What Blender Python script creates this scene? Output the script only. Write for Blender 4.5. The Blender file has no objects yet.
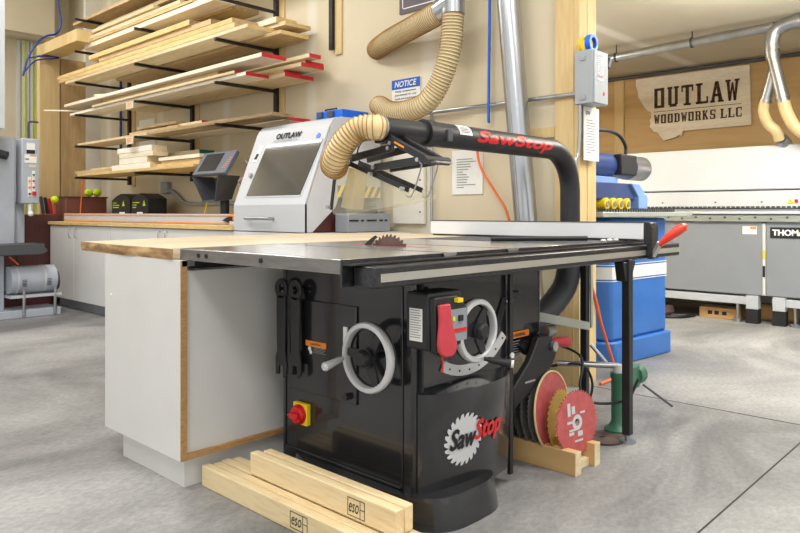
import bpy, math, random
from mathutils import Vector, Matrix
random.seed(7)
C = bpy.context.scene.collection
PI = math.pi
R = math.radians
V = Vector

# ------------------------------------------------------------------ materials
def lin(c):
    return tuple(((v/255)/12.92 if v/255 <= .04045 else ((v/255+.055)/1.055)**2.4) for v in c) + (1,)

def new_mat(name):
    m = bpy.data.materials.new(name); m.use_nodes = True
    nt = m.node_tree
    return m, nt, nt.nodes['Principled BSDF']

def mat(name, col, rough=.5, metal=0, var=.08, scale=6, bump=0, stretch=(1, 1, 1), coat=0, col2=None, spec=.5):
    m, nt, b = new_mat(name)
    N = nt.nodes; L = nt.links
    b.inputs['Roughness'].default_value = rough
    b.inputs['Metallic'].default_value = metal
    b.inputs['Coat Weight'].default_value = coat
    b.inputs['Specular IOR Level'].default_value = spec
    tc = N.new('ShaderNodeTexCoord'); mp = N.new('ShaderNodeMapping')
    mp.inputs['Scale'].default_value = stretch
    L.new(tc.outputs['Object'], mp.inputs['Vector'])
    nz = N.new('ShaderNodeTexNoise'); nz.inputs['Scale'].default_value = scale; nz.inputs['Detail'].default_value = 5
    L.new(mp.outputs['Vector'], nz.inputs['Vector'])
    rp = N.new('ShaderNodeValToRGB')
    a = lin(col)
    c0 = lin(col2) if col2 else tuple(v*(1-var) for v in a[:3]) + (1,)
    c1 = a if col2 else tuple(min(1, v*(1+var)) for v in a[:3]) + (1,)
    rp.color_ramp.elements[0].position = .35; rp.color_ramp.elements[0].color = c0
    rp.color_ramp.elements[1].position = .65; rp.color_ramp.elements[1].color = c1
    L.new(nz.outputs['Fac'], rp.inputs['Fac']); L.new(rp.outputs['Color'], b.inputs['Base Color'])
    if bump:
        bp = N.new('ShaderNodeBump'); bp.inputs['Strength'].default_value = bump; bp.inputs['Distance'].default_value = .01
        L.new(nz.outputs['Fac'], bp.inputs['Height']); L.new(bp.outputs['Normal'], b.inputs['Normal'])
    return m

def wood(name, col, dark, axis='Y', rough=.6, scale=5, grain=14, knots=0, contrast=.7):
    m, nt, b = new_mat(name)
    N = nt.nodes; L = nt.links
    b.inputs['Roughness'].default_value = rough
    tc = N.new('ShaderNodeTexCoord'); mp = N.new('ShaderNodeMapping'); oi = N.new('ShaderNodeObjectInfo')
    s = {'X': (.12, 1, 1), 'Y': (1, .12, 1), 'Z': (1, 1, .12)}[axis]
    mp.inputs['Scale'].default_value = s
    add = N.new('ShaderNodeVectorMath'); add.operation = 'ADD'
    mul = N.new('ShaderNodeVectorMath'); mul.operation = 'SCALE'; mul.inputs[0].default_value = (17, 31, 23)
    L.new(oi.outputs['Random'], mul.inputs['Scale'])
    L.new(tc.outputs['Object'], mp.inputs['Vector']); L.new(mp.outputs['Vector'], add.inputs[0]); L.new(mul.outputs['Vector'], add.inputs[1])
    n1 = N.new('ShaderNodeTexNoise'); n1.inputs['Scale'].default_value = scale; n1.inputs['Detail'].default_value = 3; n1.inputs['Distortion'].default_value = .6
    n2 = N.new('ShaderNodeTexNoise'); n2.inputs['Scale'].default_value = scale*grain; n2.inputs['Detail'].default_value = 2
    L.new(add.outputs['Vector'], n1.inputs['Vector']); L.new(add.outputs['Vector'], n2.inputs['Vector'])
    mx = N.new('ShaderNodeMath'); mx.operation = 'MULTIPLY_ADD'; mx.inputs[1].default_value = .45; 
    L.new(n2.outputs['Fac'], mx.inputs[0])
    h = N.new('ShaderNodeMath'); h.operation = 'MULTIPLY'; h.inputs[1].default_value = .6
    L.new(n1.outputs['Fac'], h.inputs[0]); L.new(h.outputs[0], mx.inputs[2])
    rp = N.new('ShaderNodeValToRGB')
    rp.color_ramp.elements[0].position = .5-.18/contrast*.7; rp.color_ramp.elements[0].color = lin(dark)
    rp.color_ramp.elements[1].position = .5+.12; rp.color_ramp.elements[1].color = lin(col)
    L.new(mx.outputs[0], rp.inputs['Fac'])
    out = rp.outputs['Color']
    if knots:
        vo = N.new('ShaderNodeTexVoronoi'); vo.inputs['Scale'].default_value = 2.2
        mp2 = N.new('ShaderNodeMapping'); mp2.inputs['Scale'].default_value = {'X': (.4, 1, 1), 'Y': (1, .4, 1), 'Z': (1, 1, .4)}[axis]
        L.new(tc.outputs['Object'], mp2.inputs['Vector']); L.new(mp2.outputs['Vector'], vo.inputs['Vector'])
        r2 = N.new('ShaderNodeValToRGB'); r2.color_ramp.elements[0].position = .05; r2.color_ramp.elements[0].color = (1, 1, 1, 1)
        r2.color_ramp.elements[1].position = .11; r2.color_ramp.elements[1].color = (0, 0, 0, 1)
        L.new(vo.outputs['Distance'], r2.inputs['Fac'])
        mm = N.new('ShaderNodeMix'); mm.data_type = 'RGBA'
        L.new(r2.outputs['Color'], mm.inputs[0]); L.new(out, mm.inputs[6]); mm.inputs[7].default_value = lin((112, 70, 35))
        out = mm.outputs[2]
    L.new(out, b.inputs['Base Color'])
    bp = N.new('ShaderNodeBump'); bp.inputs['Strength'].default_value = .12; bp.inputs['Distance'].default_value = .004
    L.new(n2.outputs['Fac'], bp.inputs['Height']); L.new(bp.outputs['Normal'], b.inputs['Normal'])
    return m

M = {}
M['black'] = mat('black_enamel', (33, 34, 37), .2, 0, .15, 30, 0, coat=.5)
M['black_satin'] = mat('black_satin', (32, 33, 36), .42, 0, .15, 20)
M['black_scuffed'] = mat('black_scuffed', (22, 22, 24), .32, 0, 0, 45, .05, (1, 3, 3), col2=(46, 46, 49))
M['black_plastic'] = mat('black_plastic', (28, 29, 32), .5, 0, .1, 20)
M['dark_gray'] = mat('dark_gray_paint', (70, 72, 77), .5)
M['cast'] = mat('cast_iron_top', (204, 204, 202), .2, .8, .1, 4, 0, (1, .3, 1))
M['cast_side'] = mat('ground_iron_edge', (128, 126, 124), .38, .7, .12, 10, .03, (1, 1, 5))
M['steel'] = mat('bare_steel', (176, 176, 178), .3, .9, .1, 12)
M['galv'] = mat('galvanised_steel', (178, 182, 186), .28, .95, .12, 9, .03, (1, 1, .2))
M['rimsteel'] = mat('polished_wheel_rim', (206, 207, 209), .35, .25, .02, 12)
M['strip'] = mat('rail_strip', (178, 176, 166), .35, .5, .06, 10, 0, (.3, 1, 1))
M['rack'] = mat('rack_steel', (50, 47, 45), .5, .4, .3, 25)
M['white'] = mat('white_melamine', (214, 214, 212), .35, 0, .02, 5)
M['white_paint'] = mat('white_paint', (226, 228, 231), .3, 0, .02, 4, coat=.3)
M['offwhite'] = mat('offwhite_panel', (226, 222, 212), .6, 0, .02, 4)
M['gray_panel'] = mat('gray_panel', (138, 143, 149), .5, 0, .03, 4)
M['hood_white'] = mat('hood_white', (214, 217, 221), .35, 0, .02, 4)
M['enclosure_white'] = mat('enclosure_white', (196, 198, 202), .5, 0, .02, 4, spec=.3)
M['light_gray'] = mat('light_gray_paint', (186, 191, 196), .45, 0, .04, 5)
M['machine_gray'] = mat('machine_gray', (170, 176, 186), .45, 0, .05, 6)
M['box_gray'] = mat('box_gray', (158, 164, 168), .5, 0, .04, 6)
M['greenish_gray'] = mat('green_gray_steel', (163, 168, 160), .42, .3, .06, 6)
M['blue'] = mat('blue_paint', (46, 104, 178), .4, 0, .06, 6, coat=.2)
M['dark_blue'] = mat('deep_blue_paint', (38, 60, 112), .4, 0, .08, 6)
M['lblue'] = mat('pale_blue_paint', (112, 146, 200), .4, 0, .06, 6)
M['bright_blue'] = mat('bright_blue_plastic', (22, 104, 222), .4)
M['hose_blue'] = mat('blue_air_line', (28, 60, 150), .4)
M['red'] = mat('red_plastic', (205, 24, 32), .35, 0, .05)
M['paddle'] = mat('red_paddle', (186, 52, 64), .45, 0, .06, 30, .05)
M['handle_red'] = mat('red_orange_grip', (228, 62, 34), .3, 0, .04, coat=.4)
M['blade_red'] = mat('red_blade_coating', (184, 88, 88), .4, .1, .14, 30)
M['blade_gold'] = mat('gold_blade_coating', (204, 172, 84), .3, .6, .15, 12)
M['blade_dark'] = mat('dark_blade_steel', (128, 124, 120), .4, .5, .25, 14)
M['blade_rust'] = mat('rusty_blade', (96, 78, 74), .7, .2, .25, 14)
M['cream_rubber'] = mat('cream_edge', (206, 190, 140), .5)
M['yellow'] = mat('yellow_plastic', (240, 206, 30), .4)
M['lime'] = mat('lime_ball', (205, 228, 30), .7)
M['orange'] = mat('orange_label', (240, 140, 40), .5)
M['orange_red'] = mat('orange_cable', (228, 110, 56), .45)
M['green'] = mat('green_enamel', (58, 110, 84), .4, 0, .12, 9)
M['green_paint'] = mat('green_end_paint', (20, 118, 84), .6)
M['red_paint'] = mat('red_end_paint', (196, 32, 44), .6, 0, .12, 12)
M['maroon'] = mat('maroon_steel', (92, 48, 46), .55, 0, .08, 5)
M['brown_bin'] = mat('brown_bin', (118, 70, 60), .55, 0, .08, 5)
M['paper'] = mat('paper', (232, 232, 228), .8, 0, .02, 20)
M['ink'] = mat('ink', (26, 26, 28), .7, 0, .05)
M['inkgray'] = mat('gray_ink', (140, 142, 144), .7, 0, .05)
M['notice_blue'] = mat('notice_blue', (22, 88, 190), .5, 0, .02)
M['logo_silver'] = mat('logo_silver', (205, 206, 208), .4, .2, .03)
M['plum'] = mat('plum_poster', (88, 78, 84), .5, 0, .05)
M['burnt'] = mat('burnt_wood', (92, 68, 46), .8, 0, 0, 30, col2=(56, 40, 28))
M['hose'] = mat('cream_hose', (208, 194, 156), .5, 0, .06, 8)
M['hose_rib'] = mat('amber_hose', (216, 193, 143), .4, 0, .08, 8)
M['hose_line'] = mat('amber_hose_helix', (156, 116, 58), .45, 0, .08, 8)
M['cardboard'] = mat('cardboard', (190, 150, 96), .8, 0, .06, 8)
M['tape'] = mat('packing_tape', (222, 208, 176), .4)
M['ply_edge'] = mat('ply_edge', (176, 138, 88), .7, 0, .15, 40, 0, (1, 1, 4))
M['silver_mark'] = mat('fine_scale_mark', (84, 84, 86), .5)
M['bezel'] = mat('bezel_gray', (94, 100, 112), .4)
M['screen'] = mat('dark_screen', (38, 42, 50), .15, 0, .05, 4)
M['pine'] = wood('pine_board', (226, 210, 174), (198, 172, 126), 'Y', contrast=.8)
M['pine_white'] = wood('pale_maple_board', (244, 236, 220), (226, 210, 180), 'Y', contrast=.9)
M['pine_gold'] = wood('golden_board', (226, 198, 138), (190, 152, 92), 'Y')
M['pine_under'] = wood('brown_pine_sheet', (206, 180, 136), (168, 134, 90), 'Y', knots=1)
M['rough'] = wood('rough_sawn_board', (176, 152, 112), (120, 96, 66), 'Y')
M['block'] = wood('pine_beam', (226, 206, 164), (204, 174, 122), 'Y', scale=7)
M['top_wood'] = wood('worn_maple_top', (216, 200, 174), (194, 170, 136), 'X', scale=4, rough=.45)
M['ply_v'] = wood('plywood_panel', (212, 186, 136), (196, 166, 112), 'Z', scale=3, grain=8)
M['ply_knot'] = wood('knotty_panel', (196, 168, 122), (172, 140, 96), 'Z', scale=3, knots=1)
M['ply_wall'] = wood('plywood_wall', (204, 170, 118), (182, 144, 92), 'Y', scale=1.5, grain=10)
M['post_wood'] = wood('post_trim', (216, 190, 138), (198, 168, 112), 'Z', scale=4)
M['sign_wood'] = wood('sign_wood', (240, 230, 210), (216, 202, 178), 'Y', scale=7)

def bark_mat():
    m, nt, b = new_mat('live_edge_bark'); N = nt.nodes; L = nt.links
    tc = N.new('ShaderNodeTexCoord'); n = N.new('ShaderNodeTexNoise'); n.inputs['Scale'].default_value = 9; n.inputs['Detail'].default_value = 8
    mp = N.new('ShaderNodeMapping'); mp.inputs['Scale'].default_value = (1, .8, 3)
    L.new(tc.outputs['Object'], mp.inputs['Vector']); L.new(mp.outputs['Vector'], n.inputs['Vector'])
    r = N.new('ShaderNodeValToRGB'); r.color_ramp.elements[0].position = .35; r.color_ramp.elements[0].color = lin((118, 90, 60))
    r.color_ramp.elements[1].position = .68; r.color_ramp.elements[1].color = lin((206, 176, 128))
    e = r.color_ramp.elements.new(.52); e.color = lin((164, 128, 86))
    L.new(n.outputs['Fac'], r.inputs['Fac']); L.new(r.outputs['Color'], b.inputs['Base Color']); b.inputs['Roughness'].default_value = .8
    bp = N.new('ShaderNodeBump'); bp.inputs['Strength'].default_value = .5; bp.inputs['Distance'].default_value = .01
    L.new(n.outputs['Fac'], bp.inputs['Height']); L.new(bp.outputs['Normal'], b.inputs['Normal'])
    return m
M['bark'] = bark_mat()

def concrete():
    m, nt, b = new_mat('concrete_floor'); N = nt.nodes; L = nt.links
    tc0 = N.new('ShaderNodeTexCoord'); tc = N.new('ShaderNodeMapping'); tc.inputs['Rotation'].default_value = (0, 0, R(-35)); tc.inputs['Scale'].default_value = (.8, 1.2, 1); N['Principled BSDF'].location = (0, 0)
    L.new(tc0.outputs['Object'], tc.inputs['Vector'])
    big = N.new('ShaderNodeTexNoise'); big.inputs['Scale'].default_value = .9; big.inputs['Detail'].default_value = 9; big.inputs['Roughness'].default_value = .62; big.inputs['Distortion'].default_value = .8
    fine = N.new('ShaderNodeTexNoise'); fine.inputs['Scale'].default_value = 42; fine.inputs['Detail'].default_value = 10; fine.inputs['Roughness'].default_value = .7
    L.new(tc.outputs['Vector'], big.inputs['Vector']); L.new(tc.outputs['Vector'], fine.inputs['Vector'])
    r1 = N.new('ShaderNodeValToRGB')
    r1.color_ramp.elements[0].position = .36; r1.color_ramp.elements[0].color = lin((112, 112, 112))
    r1.color_ramp.elements[1].position = .66; r1.color_ramp.elements[1].color = lin((174, 173, 171))
    L.new(big.outputs['Fac'], r1.inputs['Fac'])
    r2 = N.new('ShaderNodeValToRGB')
    r2.color_ramp.elements[0].position = .38; r2.color_ramp.elements[0].color = (.66, .66, .67, 1)
    r2.color_ramp.elements[1].position = .62; r2.color_ramp.elements[1].color = (1, 1, 1, 1)
    L.new(fine.outputs['Fac'], r2.inputs['Fac'])
    mm = N.new('ShaderNodeMix'); mm.data_type = 'RGBA'; mm.blend_type = 'MULTIPLY'; mm.inputs[0].default_value = .8
    L.new(r1.outputs['Color'], mm.inputs[6]); L.new(r2.outputs['Color'], mm.inputs[7])
    L.new(mm.outputs[2], b.inputs['Base Color'])
    rr = N.new('ShaderNodeMapRange'); rr.inputs['To Min'].default_value = .35; rr.inputs['To Max'].default_value = .7
    L.new(big.outputs['Fac'], rr.inputs['Value']); L.new(rr.outputs['Result'], b.inputs['Roughness'])
    bp = N.new('ShaderNodeBump'); bp.inputs['Strength'].default_value = .08; bp.inputs['Distance'].default_value = .002
    L.new(fine.outputs['Fac'], bp.inputs['Height']); L.new(bp.outputs['Normal'], b.inputs['Normal'])
    return m
M['concrete'] = concrete()

def drywall(name, col, seam, sx, axis):
    m, nt, b = new_mat(name); N = nt.nodes; L = nt.links
    tc = N.new('ShaderNodeTexCoord'); n = N.new('ShaderNodeTexNoise'); n.inputs['Scale'].default_value = 1.6; n.inputs['Detail'].default_value = 6
    L.new(tc.outputs['Object'], n.inputs['Vector'])
    r = N.new('ShaderNodeValToRGB'); a = lin(col)
    r.color_ramp.elements[0].position = .35; r.color_ramp.elements[0].color = tuple(v*.93 for v in a[:3])+(1,)
    r.color_ramp.elements[1].position = .65; r.color_ramp.elements[1].color = a
    L.new(n.outputs['Fac'], r.inputs['Fac'])
    sp = N.new('ShaderNodeSeparateXYZ'); L.new(tc.outputs['Object'], sp.inputs[0])
    ad = N.new('ShaderNodeMath'); ad.operation = 'MULTIPLY_ADD'; ad.inputs[1].default_value = .05
    L.new(n.outputs['Fac'], ad.inputs[0]); L.new(sp.outputs[axis], ad.inputs[2])
    pp = N.new('ShaderNodeMath'); pp.operation = 'PINGPONG'; pp.inputs[1].default_value = sx
    L.new(ad.outputs[0], pp.inputs[0])
    lt = N.new('ShaderNodeMapRange'); lt.inputs['From Min'].default_value = .03; lt.inputs['From Max'].default_value = .09; lt.inputs['To Min'].default_value = .75; lt.inputs['To Max'].default_value = 0
    L.new(pp.outputs[0], lt.inputs['Value'])
    mm = N.new('ShaderNodeMix'); mm.data_type = 'RGBA'; L.new(lt.outputs['Result'], mm.inputs[0])
    L.new(r.outputs['Color'], mm.inputs[6]); mm.inputs[7].default_value = lin(seam)
    L.new(mm.outputs[2], b.inputs['Base Color']); b.inputs['Roughness'].default_value = .85
    return m
M['wall'] = drywall('cream_drywall', (214, 202, 174), (224, 218, 204), .62, 'Y')
M['ceil'] = drywall('ceiling_drywall', (206, 196, 172), (236, 232, 220), 1.05, 'Y')

def clear_mat(name, tint, alpha, rough=.05):
    m, nt, b = new_mat(name); N = nt.nodes; L = nt.links
    tr = N.new('ShaderNodeBsdfTransparent'); tr.inputs['Color'].default_value = tint + (1,)
    b.inputs['Base Color'].default_value = tint + (1,); b.inputs['Roughness'].default_value = rough
    mx = N.new('ShaderNodeMixShader'); mx.inputs[0].default_value = alpha
    L.new(tr.outputs[0], mx.inputs[1]); L.new(b.outputs[0], mx.inputs[2])
    L.new(mx.outputs[0], N['Material Output'].inputs['Surface'])
    return m
M['clear'] = clear_mat('clear_polycarbonate', (.95, .94, .88), .10)
M['amber_clear'] = clear_mat('dusty_polycarbonate', (.86, .78, .58), .35, .3)
M['smoked'] = mat('smoked_window', (82, 80, 76), .06, .0, .1, 2, coat=1)
def stripes_mat():
    m, nt, b = new_mat('hazard_stripes'); N = nt.nodes; L = nt.links
    tc = N.new('ShaderNodeTexCoord'); sp = N.new('ShaderNodeSeparateXYZ'); L.new(tc.outputs['Object'], sp.inputs[0])
    a = N.new('ShaderNodeMath'); a.operation = 'MULTIPLY_ADD'; a.inputs[1].default_value = -.6; L.new(sp.outputs['Z'], a.inputs[0]); L.new(sp.outputs['X'], a.inputs[2])
    f = N.new('ShaderNodeMath'); f.operation = 'PINGPONG'; f.inputs[1].default_value = .032; L.new(a.outputs[0], f.inputs[0])
    g = N.new('ShaderNodeMath'); g.operation = 'GREATER_THAN'; g.inputs[1].default_value = .016; L.new(f.outputs[0], g.inputs[0])
    mm = N.new('ShaderNodeMix'); mm.data_type = 'RGBA'; mm.inputs[6].default_value = lin((242, 214, 60)); mm.inputs[7].default_value = lin((116, 116, 118))
    L.new(g.outputs[0], mm.inputs[0]); L.new(mm.outputs[2], b.inputs['Base Color']); return m
M['hazard'] = stripes_mat()

# ------------------------------------------------------------------ mesh builder
ORG = {}
class MB:
    def __init__(s): s.v = []; s.f = []; s.sm = []
    def add(s, vs, fs, smooth=False):
        n = len(s.v); s.v += [tuple(p) for p in vs]
        for f in fs: s.f.append([i+n for i in f]); s.sm.append(smooth)
        return s
    def box(s, x0, x1, y0, y1, z0, z1):
        vs = [(x, y, z) for x in (x0, x1) for y in (y0, y1) for z in (z0, z1)]
        return s.add(vs, [(0, 1, 3, 2), (4, 6, 7, 5), (0, 4, 5, 1), (2, 3, 7, 6), (0, 2, 6, 4), (1, 5, 7, 3)])
    def bar(s, a, b, w, h, up=(0, 0, 1)):
        a = V(a); b = V(b); d = (b-a).normalized(); u = V(up); r = d.cross(u)
        if r.length < 1e-4: r = d.cross(V((1, 0, 0)))
        r.normalize(); u = r.cross(d).normalized()
        vs = [p + r*i*w/2 + u*j*h/2 for p in (a, b) for i in (-1, 1) for j in (-1, 1)]
        return s.add(vs, [(0, 1, 3, 2), (4, 6, 7, 5), (0, 4, 5, 1), (2, 3, 7, 6), (0, 2, 6, 4), (1, 5, 7, 3)])
    def cyl(s, a, b, r, r2=None, n=24, cap=True):
        return s.tube([a, b], [r, r if r2 is None else r2], n, cap)
    def tube(s, pts, rad, n=14, cap=True):
        pts = [V(p) for p in pts]; m = len(pts)
        if not isinstance(rad, (list, tuple)): rad = [rad]*m
        T = []
        for i in range(m):
            d = pts[min(i+1, m-1)] - pts[max(i-1, 0)]
            if d.length < 1e-9: d = pts[m-1]-pts[0] if (pts[m-1]-pts[0]).length > 1e-9 else V((0, 0, 1))
            T.append(d.normalized())
        u = T[0].orthogonal().normalized(); vs = []
        for i in range(m):
            u = (u - T[i]*u.dot(T[i]))
            if u.length < 1e-6: u = T[i].orthogonal()
            u.normalize(); w = T[i].cross(u)
            for k in range(n):
                t = 2*PI*k/n; vs.append(pts[i] + (u*math.cos(t)+w*math.sin(t))*rad[i])
        fs = [(i*n+k, i*n+(k+1) % n, (i+1)*n+(k+1) % n, (i+1)*n+k) for i in range(m-1) for k in range(n)]
        s.add(vs, fs, True)
        if cap:
            s.add(vs[:n], [tuple(range(n-1, -1, -1))]); s.add(vs[-n:], [tuple(range(n))])
        return s
    def lathe(s, c, axis, prof, n=32, closed=False):
        # prof: (r, t) along the axis
        c = V(c); ax = V(axis).normalized(); u = ax.orthogonal().normalized(); w = ax.cross(u); m = len(prof)
        vs = [c + ax*t + (u*math.cos(2*PI*k/n)+w*math.sin(2*PI*k/n))*r for r, t in prof for k in range(n)]
        rng = range(m if closed else m-1)
        fs = [(i*n+k, i*n+(k+1) % n, ((i+1) % m)*n+(k+1) % n, ((i+1) % m)*n+k) for i in rng for k in range(n)]
        return s.add(vs, fs, True)
    def prism(s, poly, vec):
        vec = V(vec); n = len(poly); a = [V(p) for p in poly]; b = [p+vec for p in a]
        fs = [tuple(range(n))[::-1], tuple(range(n, 2*n))] + [(i, (i+1) % n, n+(i+1) % n, n+i) for i in range(n)]
        return s.add(a+b, fs)
    def sphere(s, c, r, n=16, sq=(1, 1, 1)):
        c = V(c); vs = []; m = n//2
        for i in range(m+1):
            t = PI*i/m
            for k in range(n):
                p = 2*PI*k/n; vs.append((c.x+r*sq[0]*math.sin(t)*math.cos(p), c.y+r*sq[1]*math.sin(t)*math.sin(p), c.z+r*sq[2]*math.cos(t)))
        return s.add(vs, [(i*n+k, i*n+(k+1) % n, (i+1)*n+(k+1) % n, (i+1)*n+k) for i in range(m) for k in range(n)], True)
    def build(s, name, m, parent=None, label=None, bevel=0, seg=2, mats=None):
        me = bpy.data.meshes.new(name)
        if parent is not None: o0 = ORG[parent.name]
        else:
            xs = [p[0] for p in s.v]; ys = [p[1] for p in s.v]; zs = [p[2] for p in s.v]
            o0 = V(((min(xs)+max(xs))/2, (min(ys)+max(ys))/2, min(zs)))
        me.from_pydata([tuple(V(p)-o0) for p in s.v], [], s.f)
        me.polygons.foreach_set('use_smooth', s.sm if not bevel else [True]*len(s.sm))
        me.materials.append(m); me.update()
        import bmesh
        bm = bmesh.new(); bm.from_mesh(me); bmesh.ops.recalc_face_normals(bm, faces=bm.faces); bm.to_mesh(me); bm.free()
        try: me.set_sharp_from_angle(angle=R(40))
        except Exception: pass
        o = bpy.data.objects.new(name, me); C.objects.link(o)
        if parent is not None: o.parent = parent
        else: o.location = o0
        ORG[o.name] = o0
        if label: o['label'] = label
        if bevel:
            b = o.modifiers.new('bevel', 'BEVEL'); b.width = bevel; b.segments = seg; b.limit_method = 'ANGLE'; b.angle_limit = R(35)
        return o

def thing(name, label, cat, loc, group=None):
    o = bpy.data.objects.new(name, None); C.objects.link(o); o.location = loc; o.empty_display_size = .05
    ORG[o.name] = V(loc); tag(o, label, cat, group); return o
def tag(o, label, cat, group=None):
    o['label'] = label; o['category'] = cat
    if group: o['group'] = group
    return o
def struct(o): o['kind'] = 'structure'; return o
def B(*a): return MB().box(*a)
def BX(name, m, parent, *a, bevel=0, label=None): return MB().box(*a).build(name, m, parent, label, bevel)
def bez(pts, n=10):
    # Catmull-Rom through points
    P = [V(p) for p in pts]; P = [P[0]*2-P[1]] + P + [P[-1]*2-P[-2]]; out = []
    for i in range(1, len(P)-2):
        for k in range(n):
            t = k/n; a, b, c, d = P[i-1], P[i], P[i+1], P[i+2]
            out.append(.5*((2*b)+(c-a)*t+(2*a-5*b+4*c-d)*t*t+(3*b-a-3*c+d)*t**3))
    out.append(P[-2]); return out
def text_mb(body, o, right, up, w, h, depth=.001, shear=0, bold=0, wrap=None, fat=0):
    cu = bpy.data.curves.new('t', 'FONT'); cu.body = body; cu.size = 1; cu.shear = shear; cu.offset = bold; cu.extrude = 0; cu.resolution_u = 3
    ob = bpy.data.objects.new('t', cu); C.objects.link(ob); bpy.context.view_layer.update()
    me = bpy.data.meshes.new_from_object(ob.evaluated_get(bpy.context.evaluated_depsgraph_get()))
    bpy.data.objects.remove(ob)
    vs = [v.co.copy() for v in me.vertices]; fs = [tuple(p.vertices) for p in me.polygons]
    x0 = min(v.x for v in vs); x1 = max(v.x for v in vs); y0 = min(v.y for v in vs); y1 = max(v.y for v in vs)
    right = V(right).normalized(); up = V(up).normalized(); n = right.cross(up).normalized()
    if wrap:
        import bmesh
        bm = bmesh.new(); bv = [bm.verts.new(v) for v in vs]
        for f in fs:
            try: bm.faces.new([bv[i] for i in f])
            except ValueError: pass
        for k in range(1, 16):
            g = bm.verts[:]+bm.edges[:]+bm.faces[:]
            bmesh.ops.bisect_plane(bm, geom=g, plane_co=(0, y0+(y1-y0)*k/16, 0), plane_no=(0, 1, 0))
        for k in range(1, 12):
            g = bm.verts[:]+bm.edges[:]+bm.faces[:]
            bmesh.ops.bisect_plane(bm, geom=g, plane_co=(x0+(x1-x0)*k/12, 0, 0), plane_no=(1, 0, 0))
        bm.verts.index_update(); vs = [v.co.copy() for v in bm.verts]; fs = [tuple(v.index for v in f.verts) for f in bm.faces]; bm.free()
    out = []
    for v in vs:
        p = V(o)+right*((v.x-x0)/(x1-x0)*w)+up*((v.y-y0)/(y1-y0)*h)
        out.append(wrap(p) if wrap else p+n*depth)
    mb = MB(); sh = [(0, 0)]+([(fat, 0), (-fat, 0), (0, fat*.6), (0, -fat*.6)] if fat else [])
    for k, (a, b) in enumerate(sh):
        if wrap: mb.add([wrap(V(o)+right*((v.x-x0)/(x1-x0)*w+a)+up*((v.y-y0)/(y1-y0)*h+b))-n*0+V((0, -.00015*k, 0)) for v in vs], fs)
        else: mb.add([p+right*a+up*b+n*.0001*k for p in out], fs)
    bpy.data.meshes.remove(me); return mb
def text(name, body, o, right, up, w, h, m, parent, **k):
    lab = k.pop('label', None)
    return text_mb(body, o, right, up, w, h, **k).build(name, m, parent, lab)
def lines_mb(o, right, up, w, h, n, depth=.001, jag=.3):
    mb = MB(); right = V(right); up = V(up); nn = right.cross(up)
    for i in range(n):
        l = w*(1-random.random()*jag); z = h*(1-(i+.5)/n); t = h/n*.32
        a = V(o)+up*z+nn*depth
        mb.add([a, a+right*l, a+right*l+up*t, a+up*t], [(0, 1, 2, 3)])
    return mb
def copy_tree(o, parent=None):
    c = o.copy(); C.objects.link(c); c.parent = parent
    for ch in list(o.children): copy_tree(ch, c)
    return c

# ------------------------------------------------------------------ the setting
struct(MB().add([(-4, -4, 0), (8.4, -4, 0), (8.4, 9.5, 0), (-4, 9.5, 0)], [(0, 1, 2, 3)]).build('floor', M['concrete']))
jm = M['ink']
struct(B(3.675, 3.681, -4, 1.95, .0004, .0012).build('trim_1', jm))
struct(MB().prism([(-4, .819, .0004), (8.2, .822, .0004), (8.2, .828, .0004), (-4, .825, .0004)], (0, 0, .0008)).build('trim_2', jm))
struct(B(3.62, 3.78, 2.04, 9.3, 0, 4.2).build('wall_right', M['wall']))
struct(B(8.2, 8.4, -4, 6, 0, 2.68).build('wall_alcove', M['ply_wall']))
struct(B(3.84, 8.4, -4, 6, 2.68, 2.8).build('ceiling_alcove', M['ceil']))
struct(B(-4, 3.62, -4, 9.5, 4.2, 4.3).build('ceiling', M['ceil']))
struct(B(-4, 3.62, 9.3, 9.5, 0, 4.2).build('wall_back', M['wall']))
struct(B(3.84, 8.4, 5.9, 6, 0, 2.68).build('wall_alcove_side', M['ply_wall']))
struct(B(8.18, 8.2, -4, 5.9, 0, .55).build('bright_band_alcove', M['white']))  # white band added to brighten the wall foot, paints the lamp light reaching there
# plywood seams behind the alcove machine are battens
struct(B(8.17, 8.2, 3.93, 4.05, 0, 2.68).build('trim_3', M['post_wood']))
# end post of the lumber wall (timber casing)
struct(B(3.6, 3.62, 2.035, 2.155, 0, 4.2).build('trim_4', M['post_wood']))
struct(B(3.605, 3.69, 2.0, 2.04, 0, 4.2).build('trim_5', M['post_wood']))
struct(B(3.698, 3.80, 2.0, 2.04, 0, 4.2).build('trim_6', M['post_wood']))
struct(B(3.605, 3.62, 2.16, 2.44, 1.44, 1.50).build('trim_7', M['post_wood']))
# far end: stub wall in plywood, header beam, striped panel, soffit
struct(B(3.16, 3.44, 8.34, 8.4, 0, 2.76).build('wall_stub', M['ply_knot']))
struct(B(3.44, 3.62, 8.34, 8.4, 0, 4.2).build('wall_stub_end', M['offwhite']))
struct(B(2.92, 3.13, 8.3, 8.4, 0, 2.76).build('trim_8', M['ply_v']))
struct(B(2.92, 3.13, 7.3, 8.4, 2.75, 2.87).build('trim_9', M['post_wood']))
struct(B(1.8, 3.3, 8.9, 9.3, 3.12, 4.2).build('trim_10', M['wall']))
mb = MB()
for i in range(5): mb.box(3.0+i*.05, 3.035+i*.05, 9.27, 9.3, 0, 3.1)
struct(mb.build('wall_panel_ribbed', M['white']))
for i, x in enumerate((3.085, 3.20)):
    struct(B(x-.006, x+.006, 9.255, 9.27, 0, 3.1).build('trim_%d' % (11+i), M['lime']))
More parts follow.
